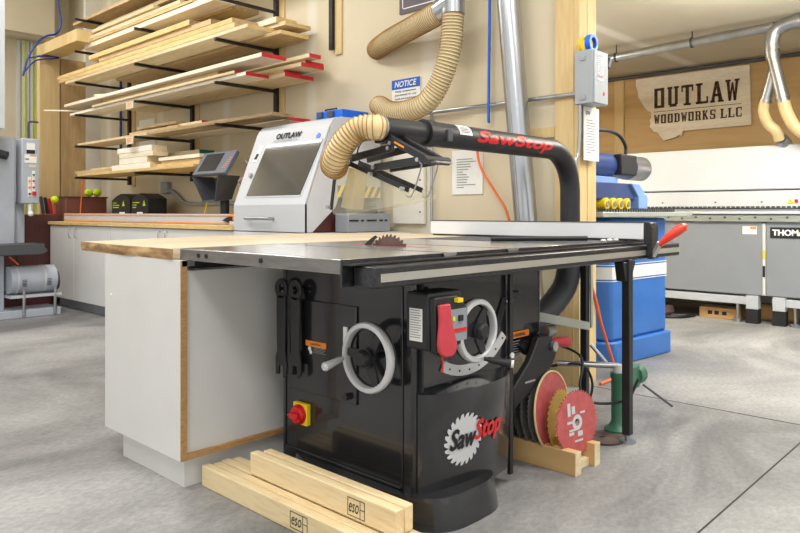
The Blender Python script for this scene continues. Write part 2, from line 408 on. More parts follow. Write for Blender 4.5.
# light panel and batten behind the enclosure
o = BX('wall_panel', M['offwhite'], None, 3.585, 3.615, 3.17, 3.46, .92, 1.52)
tag(o, 'off-white screwed-on sheet panel on the cream wall right of the white machine hood', 'panel')
for z in (1.0, 1.22, 1.45): MB().cyl((3.58, 3.2, z), (3.586, 3.2, z), .006, n=8).build('screw', M['dark_gray'], o)

# ------------------------------------------------------------------ table saw
saw = thing('table_saw', 'large black cabinet table saw with grey iron top and two hand wheels', 'table saw', (1.9, 1.85, 0))
ZT = .868
# plinth, bulged
def oval(x0, x1, y0, y1, z, k=2.6, n=48):
    cx, cy, a, b = (x0+x1)/2, (y0+y1)/2, (x1-x0)/2, (y1-y0)/2; out = []
    for i in range(n):
        t = 2*PI*i/n; c, s = math.cos(t), math.sin(t)
        out.append((cx+a*math.copysign(abs(c)**(2/k), c), cy+b*math.copysign(abs(s)**(2/k), s), z))
    return out
o1 = oval(1.595, 2.055, 1.372, 2.18, 0, 3.4); o2 = oval(1.60, 2.05, 1.395, 2.16, .10, 3.4); nn = len(o1)
MB().add(o1+o2, [(i, (i+1) % nn, nn+(i+1) % nn, nn+i) for i in range(nn)]+[tuple(range(nn))[::-1], tuple(range(nn, 2*nn))], True).build('plinth', M['black'], saw)
# cabinet carcass
mb = MB(); mb.box(1.65, 2.17, 1.50, 2.187, .06, .825)
cab = mb.build('cabinet', M['black'], saw, bevel=.012, seg=3)
# raised rim panel on the left side and its inspection door
def frame_x(x, y0, y1, z0, z1, t, d):
    m = MB(); m.box(x-d, x, y0, y1, z0, z0+t); m.box(x-d, x, y0, y1, z1-t, z1); m.box(x-d, x, y0, y0+t, z0, z1); m.box(x-d, x, y1-t, y1, z0, z1); return m
frame_x(1.651, 1.545, 2.17, .10, .80, .012, .006).build('side_rim', M['black'], saw, bevel=.003)
door = BX('access_door', M['black'], saw, 1.642, 1.651, 1.76, 2.13, .335, .675, bevel=.003)
MB().cyl((1.625, 1.80, .36), (1.645, 1.80, .36), .012, n=16).build('door_latch', M['black_satin'], door)
# bulged lower front panel
def bulge(x, z):
    u = (x-1.915)/.25; g = max(0, 1-u*u)
    g = g**.55; return 1.497-.075*g*(.65+.35*min(1, max(0, (z-.05)/.3)))
nx, nz = 28, 14; vs = []; fs = []
for j in range(nz+1):
    for i in range(nx+1):
        x = 1.665+.50*i/nx; z = .068+.347*j/nz; vs.append((x, bulge(x, z), z))
for j in range(nz):
    for i in range(nx): fs.append((j*(nx+1)+i, j*(nx+1)+i+1, (j+1)*(nx+1)+i+1, (j+1)*(nx+1)+i))
mb = MB().add(vs, fs, True)
top = [(1.665+.50*i/nx) for i in range(nx+1)]
mb.add([(x, bulge(x, .415), .415) for x in top]+[(x, 1.502, .43) for x in top], [(i, i+1, nx+2+i, nx+1+i) for i in range(nx)])
mb.add([(x, bulge(x, .068), .068) for x in top]+[(x, 1.502, .068) for x in top], [(i, i+1, nx+2+i, nx+1+i) for i in range(nx)])
mb.build('front_panel', M['black'], saw)
MB().box(1.676, 1.686, 1.488, 1.5, .05, .80).build('panel_seam', M['black_satin'], saw)
# logo disc with teeth
lc = (1.828, .250); nt_ = 22; out = []
for i in range(nt_):
    a = 2*PI*i/nt_
    out += [(.088, a), (.074, a+.02), (.074, a+.05), (.0855, a+.16), (.088, a+2*PI/nt_-.035)]
vs = []; fs = []; n = len(out)
for fr in (0, .2, .4, .6, .8, 1):
    for r, a in out:
        x = lc[0]+r*fr*math.cos(-a); z = lc[1]+r*fr*math.sin(-a); vs.append((x, bulge(x, z)-.0015, z))
for k in range(5):
    for i in range(n): fs.append((k*n+i, k*n+(i+1) % n, (k+1)*n+(i+1) % n, (k+1)*n+i))
lg = MB().add(vs, fs).build('logo_disc', M['logo_silver'], saw)
wr = lambda p: V((p.x, bulge(p.x, p.z)-.0045, p.z))
wr2 = lambda p: V((p.x, bulge(p.x, p.z)-.0035, p.z))
text('lettering', 'Saw', (1.762, 0, .222), (1, 0, 0), (.0, 0, 1), .118, .068, M['ink'], lg, bold=.012, fat=.0024, shear=.2, wrap=wr, label='black Saw lettering')
text('lettering', 'Stop', (1.874, 0, .216), (1, 0, 0), (0, 0, 1), .155, .088, M['red'], lg, bold=.012, fat=.0024, shear=.2, wrap=wr, label='red Stop lettering')
# iron table: left wing, main, right wing; extension
ct = MB().box(1.30, 1.602, 1.455, 2.33, .826, ZT).build('left_wing', M['cast'], saw, bevel=.003)
BX('wing_edge', M['cast_side'], ct, 1.2985, 1.301, 1.458, 2.327, .828, ZT-.003)
for y, z in ((2.20, .847), (2.15, .847), (1.83, .847)): MB().cyl((1.295, y, z), (1.2985, y, z), .008, n=14).build('bolt_hole', M['ink'], ct)
main = MB()
main.box(1.604, 1.752, 1.455, 2.33, .826, ZT); main.box(1.774, 1.93, 1.455, 2.33, .826, ZT); main.box(1.93, 1.97, 1.455, 1.70, .826, ZT); main.box(1.93, 1.97, 2.1, 2.33, .826, ZT)
main.box(1.97, 2.112, 1.455, 2.33, .826, ZT); main.box(1.604, 2.25, 1.455, 2.33, .80, .826-.0001) if 0 else None
main.box(2.134, 2.25, 1.455, 2.33, .826, ZT)
main.build('main_table', M['cast'], saw)
BX('miter_slot', M['ink'], saw, 1.75, 1.776, 1.456, 2.33, .83, .857, label='dark miter slot left of the blade')
BX('miter_slot', M['ink'], saw, 2.11, 2.136, 1.456, 2.33, .83, .857, label='dark miter slot right of the blade')
BX('throat_plate', M['paddle'], saw, 1.931, 1.969, 1.702, 2.098, .845, ZT-.0005)
MB().box(2.252, 2.552, 1.455, 2.33, .826, ZT).build('right_wing', M['cast'], saw, bevel=.003)
ext = MB().box(2.554, 3.21, 1.455, 2.33, .83, ZT).build('extension_table', M['dark_gray'], saw, bevel=.002, label='dark laminate extension table')
# blade + riving knife
def blade_mb(c, nrm, r, teeth=40, th=.003, hole=.012, depth=.011, k=1):
    c = V(c); nrm = V(nrm).normalized(); u = nrm.orthogonal().normalized(); w = nrm.cross(u); pts = []
    for i in range(teeth):
        a = 2*PI*i/teeth; s_ = 2*PI/teeth
        pts += [(r, a), (r-depth, a+k*s_*.16), (r-depth*.9, a+k*s_*.36), (r-.001, a+k*s_*.8)]
    if k < 0: pts = [(q, a) for q, a in pts]
    n = len(pts); vs = []
    for t in (-th/2, th/2):
        for f in (0, 1):
            for q, a in pts:
                rr = hole if f == 0 else q
                vs.append(c+nrm*t+(u*math.cos(a)+w*math.sin(a))*rr)
    fs = []
    for i in range(n):
        j = (i+1) % n
        fs += [(i, j, n+j, n+i), (2*n+i, 3*n+i, 3*n+j, 2*n+j), (n+i, n+j, 3*n+j, 3*n+i), (i, 2*n+i, 2*n+j, j)]
    return MB().add(vs, fs)
blade_mb((1.95, 1.90, .787), (1, 0, 0), .127, 36).build('saw_blade', M['blade_rust'], saw, label='steel blade rising through the throat')
kn = [(1.95, 1.90+q*math.sin(R(t)), .787+q*math.cos(R(t))) for q, t in ((.131, 30), (.131, 38), (.131, 46), (.131, 52), (.131, 56), (.165, 62), (.158, 56), (.152, 48), (.147, 40), (.143, 33))]
MB().prism([(x-.001, y, z) for x, y, z in kn], (.002, 0, 0)).build('riving_knife', M['black_satin'], saw)
# front angle + rail tube
ang = MB().box(1.298, 3.22, 1.448, 1.455, .79, ZT-.001).box(1.298, 3.22, 1.405, 1.448, .852, .857)
an = ang.build('front_angle', M['black_scuffed'], saw)
for x in (1.762, 2.122):
    MB().prism([(x-.035, 1.4475, ZT-.0005), (x-.022, 1.4475, .846), (x+.022, 1.4475, .846), (x+.035, 1.4475, ZT-.0005)], (0, -.006, 0)).build('slot_notch', M['steel'], an)
rail = MB().box(1.335, 3.43, 1.36, 1.445, .788, .85).build('fence_rail', M['black_scuffed'], saw, bevel=.007, seg=3)
BX('scale_strip', M['strip'], rail, 1.36, 3.425, 1.3575, 1.361, .806, .829, label='pale metal strip')
MB().box(1.34, 3.2, 2.335, 2.375, .79, .84).build('rear_rail', M['black_scuffed'], saw)
# legs of the extension
def leg(x, y, nm='leg'):
    l = MB().box(x-.018, x+.018, y-.018, y+.018, .035, .795).build(nm, M['black_satin'], saw, bevel=.003)
    MB().cyl((x, y, .0), (x, y, .012), .035, n=20).cyl((x, y, .012), (x, y, .04), .012, n=12).build('leveling_foot', M['steel'], l)
    return l
l1 = leg(2.885, 1.37)
MB().prism([(2.83, 1.36, .785), (2.95, 1.36, .785), (2.90, 1.36, .70), (2.85, 1.36, .70)], (0, .045, 0)).build('leg_bracket', M['black_satin'], l1, bevel=.004)
leg(3.30, 1.80)
MB().bar((3.32, 1.775, .79), (3.325, 1.775, .40), .022, .008, (0, 1, 0)).build('leg_brace', M['greenish_gray'], saw)
# hand wheels
def wheel(c, axis, r, nm, handle, knob, cap):
    c = V(c); ax = V(axis).normalized()
    t = thing_part(nm)
    prof = [(r, -.014), (r+.003, -.006), (r+.003, .003), (r-.001, .008), (r-.014, .010), (r-.017, .006), (r-.016, -.014)]
    rim = MB().lathe(c, ax, prof, 56, True).build(nm, M['rimsteel'], saw, 'polished rim hand wheel')
    dish = MB().lathe(c-ax*.012, ax, [(.0, .0), (.03, .0), (.03, .02), (.034, .024), (.0, .026)], 32)
    u = ax.orthogonal().normalized(); w = ax.cross(u)
    u = V((0, 0, 1)); w = ax.cross(u).normalized()
    for k in range(3):
        a = R(90+120*k+35); d = u*math.sin(a)+w*math.cos(a); e = ax.cross(d)
        dish.prism([c+d*.02-e*.022-ax*.01, c+d*(r-.018)-e*.012-ax*.01, c+d*(r-.018)+e*.012-ax*.01, c+d*.02+e*.022-ax*.01], ax*.010)
    dish.build('spokes', M['black_satin'], rim)
    MB().lathe(c+ax*.004, ax, [(.0, .03), (.022, .03), (.028, .022), (.028, 0), (.03, -.012), (0, -.012)], 10).build('hub_knob', M['black_plastic'], rim, bevel=0)
    MB().lathe(c-ax*.004, ax, [(r-.001, -.011), (r+.002, -.016), (r-.021, -.016), (r-.021, -.011)], 48, True).build('rim_back', M['black_satin'], rim)
    hb = V(handle); he = V(knob)
    MB().tube([hb, hb.lerp(he, .12), hb.lerp(he, .2), hb.lerp(he, .6), he.lerp(hb, .06), he], [.007, .007, .010, .0125, .015, .011], 18).build('handle', cap, rim)
    MB().cyl(c-ax*.07, c-ax*.01, .012, n=16).build('shaft', M['black_satin'], rim)
    return rim
def thing_part(n): return None
wheel((1.572, 1.634, .528), (-1, 0, 0), .112, 'tilt_hand_wheel', (1.56, 1.735, .515), (1.475, 1.735, .497), M['rimsteel'])
w2 = wheel((1.885, 1.425, .602), (0, -1, 0), .104, 'height_hand_wheel', (1.90, 1.41, .508), (1.95, 1.335, .494), M['black_plastic'])
MB().cyl((1.951, 1.334, .4935), (1.955, 1.327, .4925), .013, n=16).build('handle_cap', M['white'], w2)
# wheel position indicator strip
ind = BX('tilt_pointer', M['paper'], saw, 1.636, 1.65, 1.80, 1.82, .49, .60)
BX('red_mark', M['red'], ind, 1.634, 1.636, 1.803, 1.817, .515, .535)
# caution label
cl = BX('caution_label', M['orange'], saw, 1.639, 1.6425, 1.916, 2.03, .508, .528, label='orange caution strip')
lines_mb((1.6418, 1.985, .485), (0, -1, 0), (0, 0, 1), .07, .022, 4, .0015).build('caution_text', M['inkgray'], cl)
text('caution_word', 'CAUTION', (1.639, 2.0, .514), (0, -1, 0), (0, 0, 1), .055, .008, M['ink'], cl, bold=.02, depth=.0012)
MB().sphere((1.6415, 2.01, .498), .009, 10, (.2, 1, 1)).sphere((1.6415, 2.003, .486), .008, 10, (.2, 1, 1)).build('caution_symbol', M['paper'], cl)
# disconnect switch
sw = MB().box(1.628, 1.65, 2.012, 2.092, .212, .292).build('disconnect_switch', M['yellow'], saw, bevel=.004, label='yellow and red rotary switch')
MB().lathe((1.628, 2.05, .252), (-1, 0, 0), [(0, 0), (.036, 0), (.036, .012), (.03, .022), (0, .022)], 28).build('switch_ring', M['red'], sw)
MB().prism([(1.588, 2.08, .252), (1.588, 2.06, .262), (1.588, 2.02, .262), (1.588, 2.02, .242), (1.588, 2.06, .242)], (.02, 0, 0)).build('switch_knob', M['red'], sw, bevel=.003)
# wrenches hung on the left side
def wrench(y, lab, L0):
    mb = MB()
    def p(pts, x, t=.008): mb.prism([(x, a, b) for a, b in pts], (t, 0, 0))
    z1 = .745; x = 1.612
    n = 20; ring_o = [(y+.038*math.cos(2*PI*i/n), z1-.034+.038*math.sin(2*PI*i/n)) for i in range(n)]
    ring_i = [(y+.015*math.cos(2*PI*i/n), z1-.034+.015*math.sin(2*PI*i/n)) for i in range(n)]
    vs = [(x, a, b) for a, b in ring_o+ring_i]+[(x+.01, a, b) for a, b in ring_o+ring_i]; fs = []
    for i in range(n):
        j = (i+1) % n
        fs += [(i, j, n+j, n+i), (2*n+i, 3*n+i, 3*n+j, 2*n+j), (i, 2*n+i, 2*n+j, j), (n+i, n+j, 3*n+j, 3*n+i)]
    mb.add(vs, fs)
    zb = z1-L0
    p([(y-.026, z1-.06), (y+.026, z1-.06), (y+.028, z1-.12), (y+.024, zb+.09), (y+.034, zb+.06), (y+.032, zb), (y+.014, zb), (y+.012, zb+.035), (y-.010, zb+.035), (y-.014, zb-.01), (y-.034, zb+.005), (y-.034, zb+.05), (y-.024, zb+.09), (y-.028, z1-.12)], x, .009)
    o = mb.build('arbor_wrench', M['black_satin'], None, bevel=.0015)
    tag(o, lab, 'wrench', 'arbor wrenches hung on the saw'); return o
wrench(2.145, 'black open-end wrench on saw cabinet side, the one hanging nearer the white cabinet', .36)
wrench(2.06, 'black open-end wrench on saw cabinet side, tucked beside the recessed door', .35)
for y in (2.145, 2.06): MB().cyl((1.60, y, .711), (1.65, y, .711), .008, n=12).build('wrench_peg', M['black_satin'], saw)
# switch box
sb = MB().box(1.59, 1.752, 1.385, 1.48, .578, .755).build('switch_box', M['black_plastic'], saw, bevel=.01, seg=3)
lb = BX('spec_label', M['paper'], sb, 1.5885, 1.591, 1.41, 1.462, .605, .705, label='white printed specification label')
lines_mb((1.5885, 1.459, .612), (0, -1, 0), (0, 0, 1), .046, .09, 12, .001).build('label_text', M['inkgray'], lb)
MB().prism([(1.592, 1.362, .742), (1.70, 1.362, .742), (1.752, 1.362, .70), (1.752, 1.362, .625), (1.70, 1.362, .59), (1.60, 1.362, .575)], (0, .024, 0)).build('switch_face', M['black_plastic'], sb, bevel=.004)
prof = [(.722, .026), (.69, .026), (.66, .029), (.63, .037), (.605, .042), (.585, .040), (.573, .030), (.566, .014)]
pl = [(1.622-w, 1.345, z) for z, w in prof]+[(1.622+w, 1.345, z) for z, w in prof[::-1]]
pl = [(x, y-(.722-z)*.10, z) for x, y, z in pl]
MB().prism(pl, (0, .014, 0)).build('stop_paddle', M['paddle'], sb, bevel=.005, seg=3)
MB().box(1.655, 1.745, 1.3595, 1.3625, .60, .70).build('control_plate', M['gray_panel'], sb, bevel=.002)
BX('indicator_light', M['lime'], sb, 1.672, 1.682, 1.356, 1.3594, .665, .678)
BX('reset_button', M['black_plastic'], sb, 1.70, 1.72, 1.354, 1.3594, .662, .68)
BX('key_tag', M['yellow'], sb, 1.683, 1.707, 1.345, 1.3615, .722, .735)
BX('brand_strip', M['red'], sb, 1.67, 1.74, 1.3575, 1.3594, .628, .640)
MB().tube(bez([(1.64, 1.38, .580), (1.637, 1.37, .55), (1.625, 1.36, .515)]), .003, 8).build('red_cord', M['red'], sb)
# bevel arc scale
arc = [(1.92+.312*math.cos(R(-117+i*5.3)), .750+.312*math.sin(R(-117+i*5.3))) for i in range(15)]
arc2 = [(1.92+.276*math.cos(R(-117+i*5.3)), .750+.276*math.sin(R(-117+i*5.3))) for i in range(15)][::-1]
ob = MB().prism([(x, 1.492, z) for x, z in arc+arc2], (0, .006, 0)).build('bevel_scale', M['rimsteel'], saw, label='silver curved bevel scale')
mb = MB()
for i in range(1, 14, 2):
    a = R(-115+i*5.3); mb.cyl((1.92+.295*math.cos(a), 1.4905, .750+.295*math.sin(a)), (1.92+.295*math.cos(a), 1.4922, .750+.295*math.sin(a)), .004, n=8)
mb.build('scale_mark', M['ink'], ob)
MB().prism([(2.085, 1.494, .56), (2.125, 1.494, .60), (2.155, 1.494, .66), (2.15, 1.494, .685), (2.13, 1.494, .685), (2.09, 1.494, .61)], (0, .004, 0)).build('front_slot', M['ink'], saw)
BX('side_flange', M['black_satin'], saw, 2.155, 2.175, 1.478, 1.492, .03, .80, bevel=.002)
MB().cyl((2.165, 1.474, .47), (2.165, 1.48, .47), .011, n=14).build('flange_screw', M['white'], saw)
# motor cover on the right
mc = MB().prism([(2.17, 1.58, .80), (2.53, 1.58, .80), (2.53, 1.58, .50), (2.44, 1.58, .43), (2.17, 1.58, .43)], (0, .52, 0)).build('motor_cover', M['black'], saw, bevel=.015, seg=3)
BX('cover_handle', M['black_satin'], mc, 2.24, 2.33, 1.55, 1.58, .665, .69, bevel=.004)
BX('cover_catch', M['rimsteel'], mc, 2.24, 2.31, 1.57, 1.579, .648, .655)
MB().box(2.17, 2.31, 1.60, 2.10, .10, .43).build('lower_housing', M['black'], saw, bevel=.01)
wl = BX('warning_label', M['orange'], saw, 2.275, 2.425, 1.572, 1.579, .50, .525, label='orange warning strip')
text('warning_word', 'WARNING', (2.295, 1.572, .505), (1, 0, 0), (0, 0, 1), .10, .014, M['ink'], wl, bold=.02, depth=.0015)
lines_mb((2.285, 1.577, .40), (1, 0, 0), (0, 0, 1), .10, .09, 9, .001).build('warning_text', M['inkgray'], wl)
mb = MB().prism([(2.34, 1.575, .47), (2.40, 1.575, .485), (2.46, 1.575, .46), (2.47, 1.575, .40), (2.38, 1.575, .43)], (0, -.02, 0))
mb.build('belt_guard_lip', M['black_satin'], saw)
# clip-on guard & crank hung below the extension
hg = MB()
hg.prism([(2.40, 1.51, .50), (2.478, 1.51, .50), (2.539, 1.51, .425), (2.50, 1.51, .372), (2.331, 1.51, .290), (2.229, 1.51, .248), (2.225, 1.51, .33), (2.338, 1.51, .415)], (0, .03, 0))
hg = hg.build('hanging_blade_guard', M['black_plastic'], None, bevel=.006)
tag(hg, 'black plastic blade guard stored hanging at the right side of the saw', 'blade guard')
MB().cyl((2.495, 1.507, .455), (2.495, 1.49, .455), .02, n=20).build('guard_knob', M['galv'], hg)
BX('guard_sticker', M['inkgray'], hg, 2.30, 2.37, 1.5075, 1.5098, .335, .342)
mg = thing('miter_gauge', 'stored miter gauge with a red round grip behind the black guard', 'miter gauge', (2.62, 1.56, .40))
MB().tube([(2.565, 1.56, .452), (2.59, 1.56, .45), (2.63, 1.56, .447), (2.70, 1.56, .438), (2.715, 1.56, .436)], [.014, .017, .021, .024, .018], 18).build('grip', M['paddle'], mg)
MB().box(2.46, 2.56, 1.545, 1.57, .40, .50).cyl((2.54, 1.56, .452), (2.57, 1.56, .452), .013, n=12).build('gauge_head', M['black_satin'], mg, bevel=.004)
MB().cyl((2.49, 1.54, .51), (2.55, 1.54, .51), .025, n=18).build('lock_knob', M['galv'], mg)

# ------------------------------------------------------------------ rip fence
fe = thing('rip_fence', 'long white-faced rip fence with black head lying across the saw table', 'rip fence', (3.06, 2.0, ZT))
MB().box(3.035, 3.085, 1.366, 2.63, .876, .951).build('fence_face', M['white_paint'], fe, bevel=.004)
MB().box(3.033, 3.087, 1.366, 2.632, .951, .954).build('top_cap', M['dark_gray'], fe)
MB().box(3.045, 3.075, 1.40, 2.62, ZT+.001, .876).build('fence_foot', M['black_satin'], fe)
MB().prism([(3.035, 1.325, .84), (3.035, 1.325, .93), (3.035, 1.335, .953), (3.035, 1.36, .955), (3.035, 1.365, .95), (3.035, 1.365, .853), (3.035, 1.352, .853), (3.035, 1.352, .79), (3.035, 1.325, .79)], (.065, 0, 0)).build('fence_head', M['black_scuffed'], fe, bevel=.004)
MB().bar((3.055, 1.332, .80), (3.05, 1.295, .865), .03, .014).build('lever_joint', M['steel'], fe)
MB().tube([(3.052, 1.30, .852), (3.054, 1.285, .868), (3.058, 1.26, .89), (3.066, 1.225, .918), (3.078, 1.20, .936), (3.084, 1.192, .943)], [.011, .015, .019, .023, .019, .006], 20).build('lever_grip', M['handle_red'], fe, 'red tapered grip')
# push stick on the table
ps = MB().cyl((2.56, 1.86, ZT+.012), (2.90, 1.57, ZT+.012), .011, n=12).build('push_rod', M['black_plastic'], None)
tag(ps, 'thin black rod lying on the saw table beside the white fence', 'rod')
mb = MB()
for x, y, r in ((2.86, 1.47, .012), (2.89, 1.485, .010), (2.92, 1.47, .013), (2.95, 1.48, .009), (2.98, 1.47, .012)): mb.sphere((x, y, ZT+r*.5), r, 10, (1.5, 1, .6))
o = mb.build('fence_sight_glass', M['white'], None); tag(o, 'small clear and white plastic sight piece on the rail near the fence head', 'sight piece')

# ------------------------------------------------------------------ overarm dust collection
oa = thing('overarm_dust_pipe', 'black overarm dust pipe with red maker lettering curving over the saw', 'dust pipe', (3.3, 1.88, 0))
pts = [(2.14, 1.88, 1.32), (2.6, 1.88, 1.32), (3.08, 1.88, 1.32)]
for i in range(1, 10):
    a = R(90*i/9); pts.append((3.08+.21*math.sin(a), 1.88, 1.32-.21*(1-math.cos(a))))
pts += [(3.29, 1.88, .9), (3.29, 1.88, .74)]
MB().tube(pts, .0515, 28).build('outer_pipe', M['black_satin'], oa)
MB().cyl((1.862, 1.88, 1.32), (2.16, 1.88, 1.32), .043, n=28).build('inner_pipe', M['black_satin'], oa)
MB().cyl((2.12, 1.88, 1.32), (2.17, 1.88, 1.32), .056, n=28).build('pipe_collar', M['black_satin'], oa, bevel=.004)
BX('collar_latch', M['dark_gray'], oa, 2.215, 2.245, 1.822, 1.835, 1.29, 1.34, bevel=.003)
def wrapc(rad, e):
    def f(p):
        dz = p.z-1.32; return V((p.x, 1.88-math.sqrt(max(1e-6, rad*rad-dz*dz))-e, p.z))
    return f
text('lettering', 'SawStop', (2.42, 0, 1.288), (1, 0, 0), (0, 0, 1), .61, .066, M['red'], oa, bold=.012, fat=.0036, shear=.3, wrap=wrapc(.0515, .0015), label='red SawStop lettering')
st = MB(); nn = 8
st.add([wrapc(.0515, .001)(V((x, 0, 1.325+.043*j/nn))) for x in (2.30, 2.385) for j in range(nn+1)], [(j, j+1, nn+2+j, nn+1+j) for j in range(nn)])
st = st.build('pipe_sticker', M['paper'], oa, label='white printed sticker')
mb = MB()
for j in range(4):
    z = 1.335+.007*j; a = wrapc(.0515, .0018)
    mb.add([a(V((2.31, 0, z))), a(V((2.37, 0, z))), a(V((2.37, 0, z+.003))), a(V((2.31, 0, z+.003)))], [(0, 1, 2, 3)])
mb.build('sticker_text', M['ink'], st)
MB().box(3.24, 3.34, 1.82, 1.94, .80, .825).build('pipe_clamp', M['black_satin'], oa)
# black hose under the table into the cabinet
hp = bez([(3.29, 1.88, .738), (3.26, 1.9, .60), (3.08, 1.93, .46), (2.85, 1.95, .36), (2.62, 1.97, .31), (2.32, 1.97, .30)], 10)
o = MB().tube(hp, [.062+.002*(i % 2) for i in range(len(hp))], 20).build('dust_hose', M['dark_gray'], None)
tag(o, 'black flexible dust hose curving under the saw extension into the cabinet', 'hose')
o = MB().bar((2.545, 1.70, .565), (3.30, 1.775, .41), .008, .04, (0, 0, 1)).build('brace_bar', M['greenish_gray'], saw, label='flat grey brace')

# ribbed amber elbow hose
def ribbed(pts, r, ribs, amp, name, m, mline, n=20, lab=None, cat='hose', line_r=None):
    P = [V(p) for p in pts]; L = [0]
    for i in range(1, len(P)): L.append(L[-1]+(P[i]-P[i-1]).length)
    tot = L[-1]; out = []; rad = []; K = ribs*6
    def at(s):
        for i in range(1, len(P)):
            if s <= L[i]+1e-9:
                t = (s-L[i-1])/max(1e-9, L[i]-L[i-1]); return P[i-1].lerp(P[i], t)
        return P[-1]
    for k in range(K+1):
        out.append(at(tot*k/K)); rad.append(r+amp*math.cos(2*PI*k/6))
    o = MB().tube(out, rad, n).build(name, m, None)
    mb = MB()
    for j in range(1, ribs):
        s = tot*(j+.0)/ribs; p = at(s); d = (at(min(tot, s+.01))-at(max(0, s-.01))).normalized()
        mb.lathe(p, d, [(r+amp+.0012, -.0022), (r+amp+.003, 0), (r+amp+.0012, .0022), (r+amp-.002, 0)], n, True)
    mb.build('wire_helix', mline, o)
    return o
ep = bez([(1.878, 1.88, 1.32), (1.855, 1.888, 1.321), (1.825, 1.942, 1.314), (1.80, 1.998, 1.266), (1.80, 2.045, 1.212), (1.83, 2.095, 1.188), (1.88, 2.13, 1.18)], 12)
o = ribbed(ep, .047, 26, .0022, 'guard_dust_hose', M['hose_rib'], M['hose_line'])
tag(o, 'short amber ribbed hose elbow between the black overarm pipe and blade guard', 'hose')
MB().lathe((1.874, 1.88, 1.32), (1, 0, 0), [(.046, -.005), (.050, -.004), (.050, .004), (.046, .005)], 28).build('hose_clamp', M['steel'], o)

# blade guard with linkage
gd = thing('blade_guard', 'clear blade guard with black scissor linkage hanging under the overarm pipe', 'blade guard', (1.95, 1.9, ZT))
for x, lb_ in ((1.915, 'near clear shield'), (1.99, 'far clear shield')):
    MB().prism([(x, 2.20, 1.01), (x, 2.178, 1.14), (x, 2.075, 1.205), (x, 2.06, 1.19), (x, 1.72, 1.075), (x, 1.69, 1.055), (x, 1.72, 1.045), (x, 2.10, .985), (x, 2.19, .99)], (.003, 0, 0)).build('shield', M['clear'], gd, lb_)
    MB().bar((x-.002, 2.115, 1.205), (x-.002, 1.765, 1.082), .006, .018).build('shield_rail', M['black_satin'], gd)
MB().bar((1.911, 2.20, 1.01), (1.911, 2.178, 1.14), .006, .014, (0, 1, 0)).bar((1.911, 2.178, 1.135), (1.911, 2.075, 1.205), .006, .014, (0, 0, 1)).build('rear_strap', M['black_satin'], gd)
MB().prism([(1.92, 2.15, 1.02), (1.92, 2.10, 1.18), (1.92, 2.06, 1.17), (1.92, 2.085, 1.01)], (.066, 0, 0)).build('dust_chute', M['amber_clear'], gd)
mb = MB()
for a, b in (((1.90, 2.06, 1.215), (1.90, 1.83, 1.245)), ((1.90, 1.93, 1.172), (1.90, 1.70, 1.188))):
    mb.bar(a, b, .012, .03)
    mb.bar((a[0]+.085, a[1], a[2]), (b[0]+.085, b[1], b[2]), .012, .03)
mb.build('link_arm', M['black_satin'], gd, bevel=.003)
MB().bar((1.90, 1.925, 1.315), (1.90, 1.665, 1.19), .02, .028).bar((1.98, 1.925, 1.315), (1.98, 1.665, 1.19), .02, .028).build('hanger_bar', M['black_satin'], gd, bevel=.003)
MB().box(1.888, 1.892, 1.75, 1.83, 1.237, 1.247).build('hanger_sticker', M['orange'], gd) if 0 else MB().bar((1.888, 1.815, 1.262), (1.888, 1.765, 1.238), .002, .007).build('hanger_sticker', M['orange'], gd)
MB().prism([(1.89, 1.915, 1.335), (1.89, 1.925, 1.265), (1.89, 1.87, 1.26), (1.89, 1.85, 1.28)], (.10, 0, 0)).build('hanger_bracket', M['black_satin'], gd, bevel=.004)
MB().cyl((1.87, 1.655, 1.187), (2.01, 1.655, 1.187), .015, n=14).build('pivot_bar', M['black_satin'], gd)
for y, z in ((2.06, 1.215), (1.85, 1.242), (1.93, 1.172), (1.70, 1.19), (2.08, 1.197), (1.95, 1.147), (1.78, 1.087), (2.198, 1.02), (1.84, 1.26)):
    MB().cyl((1.885, y, z), (1.9, y, z), .008, n=12).build('pivot_bolt', M['steel'], gd)
mb = MB()
for x in (1.90, 1.99):
    mb.tube(bez([(x, 1.70, 1.18), (x, 1.69, 1.165), (x, 1.73, 1.07), (x, 1.75, 1.055), (x, 1.77, 1.062)], 6), .003, 8)
mb.tube([(1.90, 1.70, 1.18), (1.90, 1.62, 1.18), (1.99, 1.62, 1.18), (1.99, 1.70, 1.18)], .003, 8)
mb.build('wire_hook', M['steel'], gd)
MB().tube(bez([(1.90, 1.86, 1.30), (1.88, 1.97, 1.28), (1.90, 2.03, 1.22), (1.93, 2.0, 1.17)], 8), .003, 8).build('release_cable', M['black_plastic'], gd)

# ------------------------------------------------------------------ outfeed cabinet
oc = thing('outfeed_cabinet', 'white melamine base cabinet under the outfeed top behind the saw', 'cabinet', (2.2, 2.62, 0))
MB().box(1.275, 1.30, 2.283, 2.897, .108, .826).build('side_panel', M['white'], oc)
MB().box(1.30, 3.0, 2.30, 2.895, .128, .786).box(1.30, 3.0, 2.39, 2.895, .786, .8255).build('cabinet_body', M['white'], oc)
MB().box(1.3, 3.0, 2.283, 2.30, .108, .128).box(1.275, 1.3, 2.280, 2.2835, .108, .826).build('plywood_edge', M['ply_edge'], oc)
MB().box(1.308, 2.95, 2.315, 2.80, 0, .108).build('toe_kick', M['white'], oc)
mb = MB().cyl((1.272, 2.84, .66), (1.276, 2.84, .66), .006, n=12)
mb.build('screw_cap', M['paper'], oc)
MB().box(1.28, 1.33, 2.28, 2.30, .805, .825).build('top_clip', M['steel'], oc)
ot = thing('worktop', 'thick pale wooden outfeed top with rough bark-brown edge on the white cabinet', 'worktop', (2.2, 2.8, .826))
n = 16; edge = []
for i in range(n+1):
    t = i/n; y = 2.335+.88*t; edge.append((1.272+.035*t**2+.006*math.sin(t*9), y))
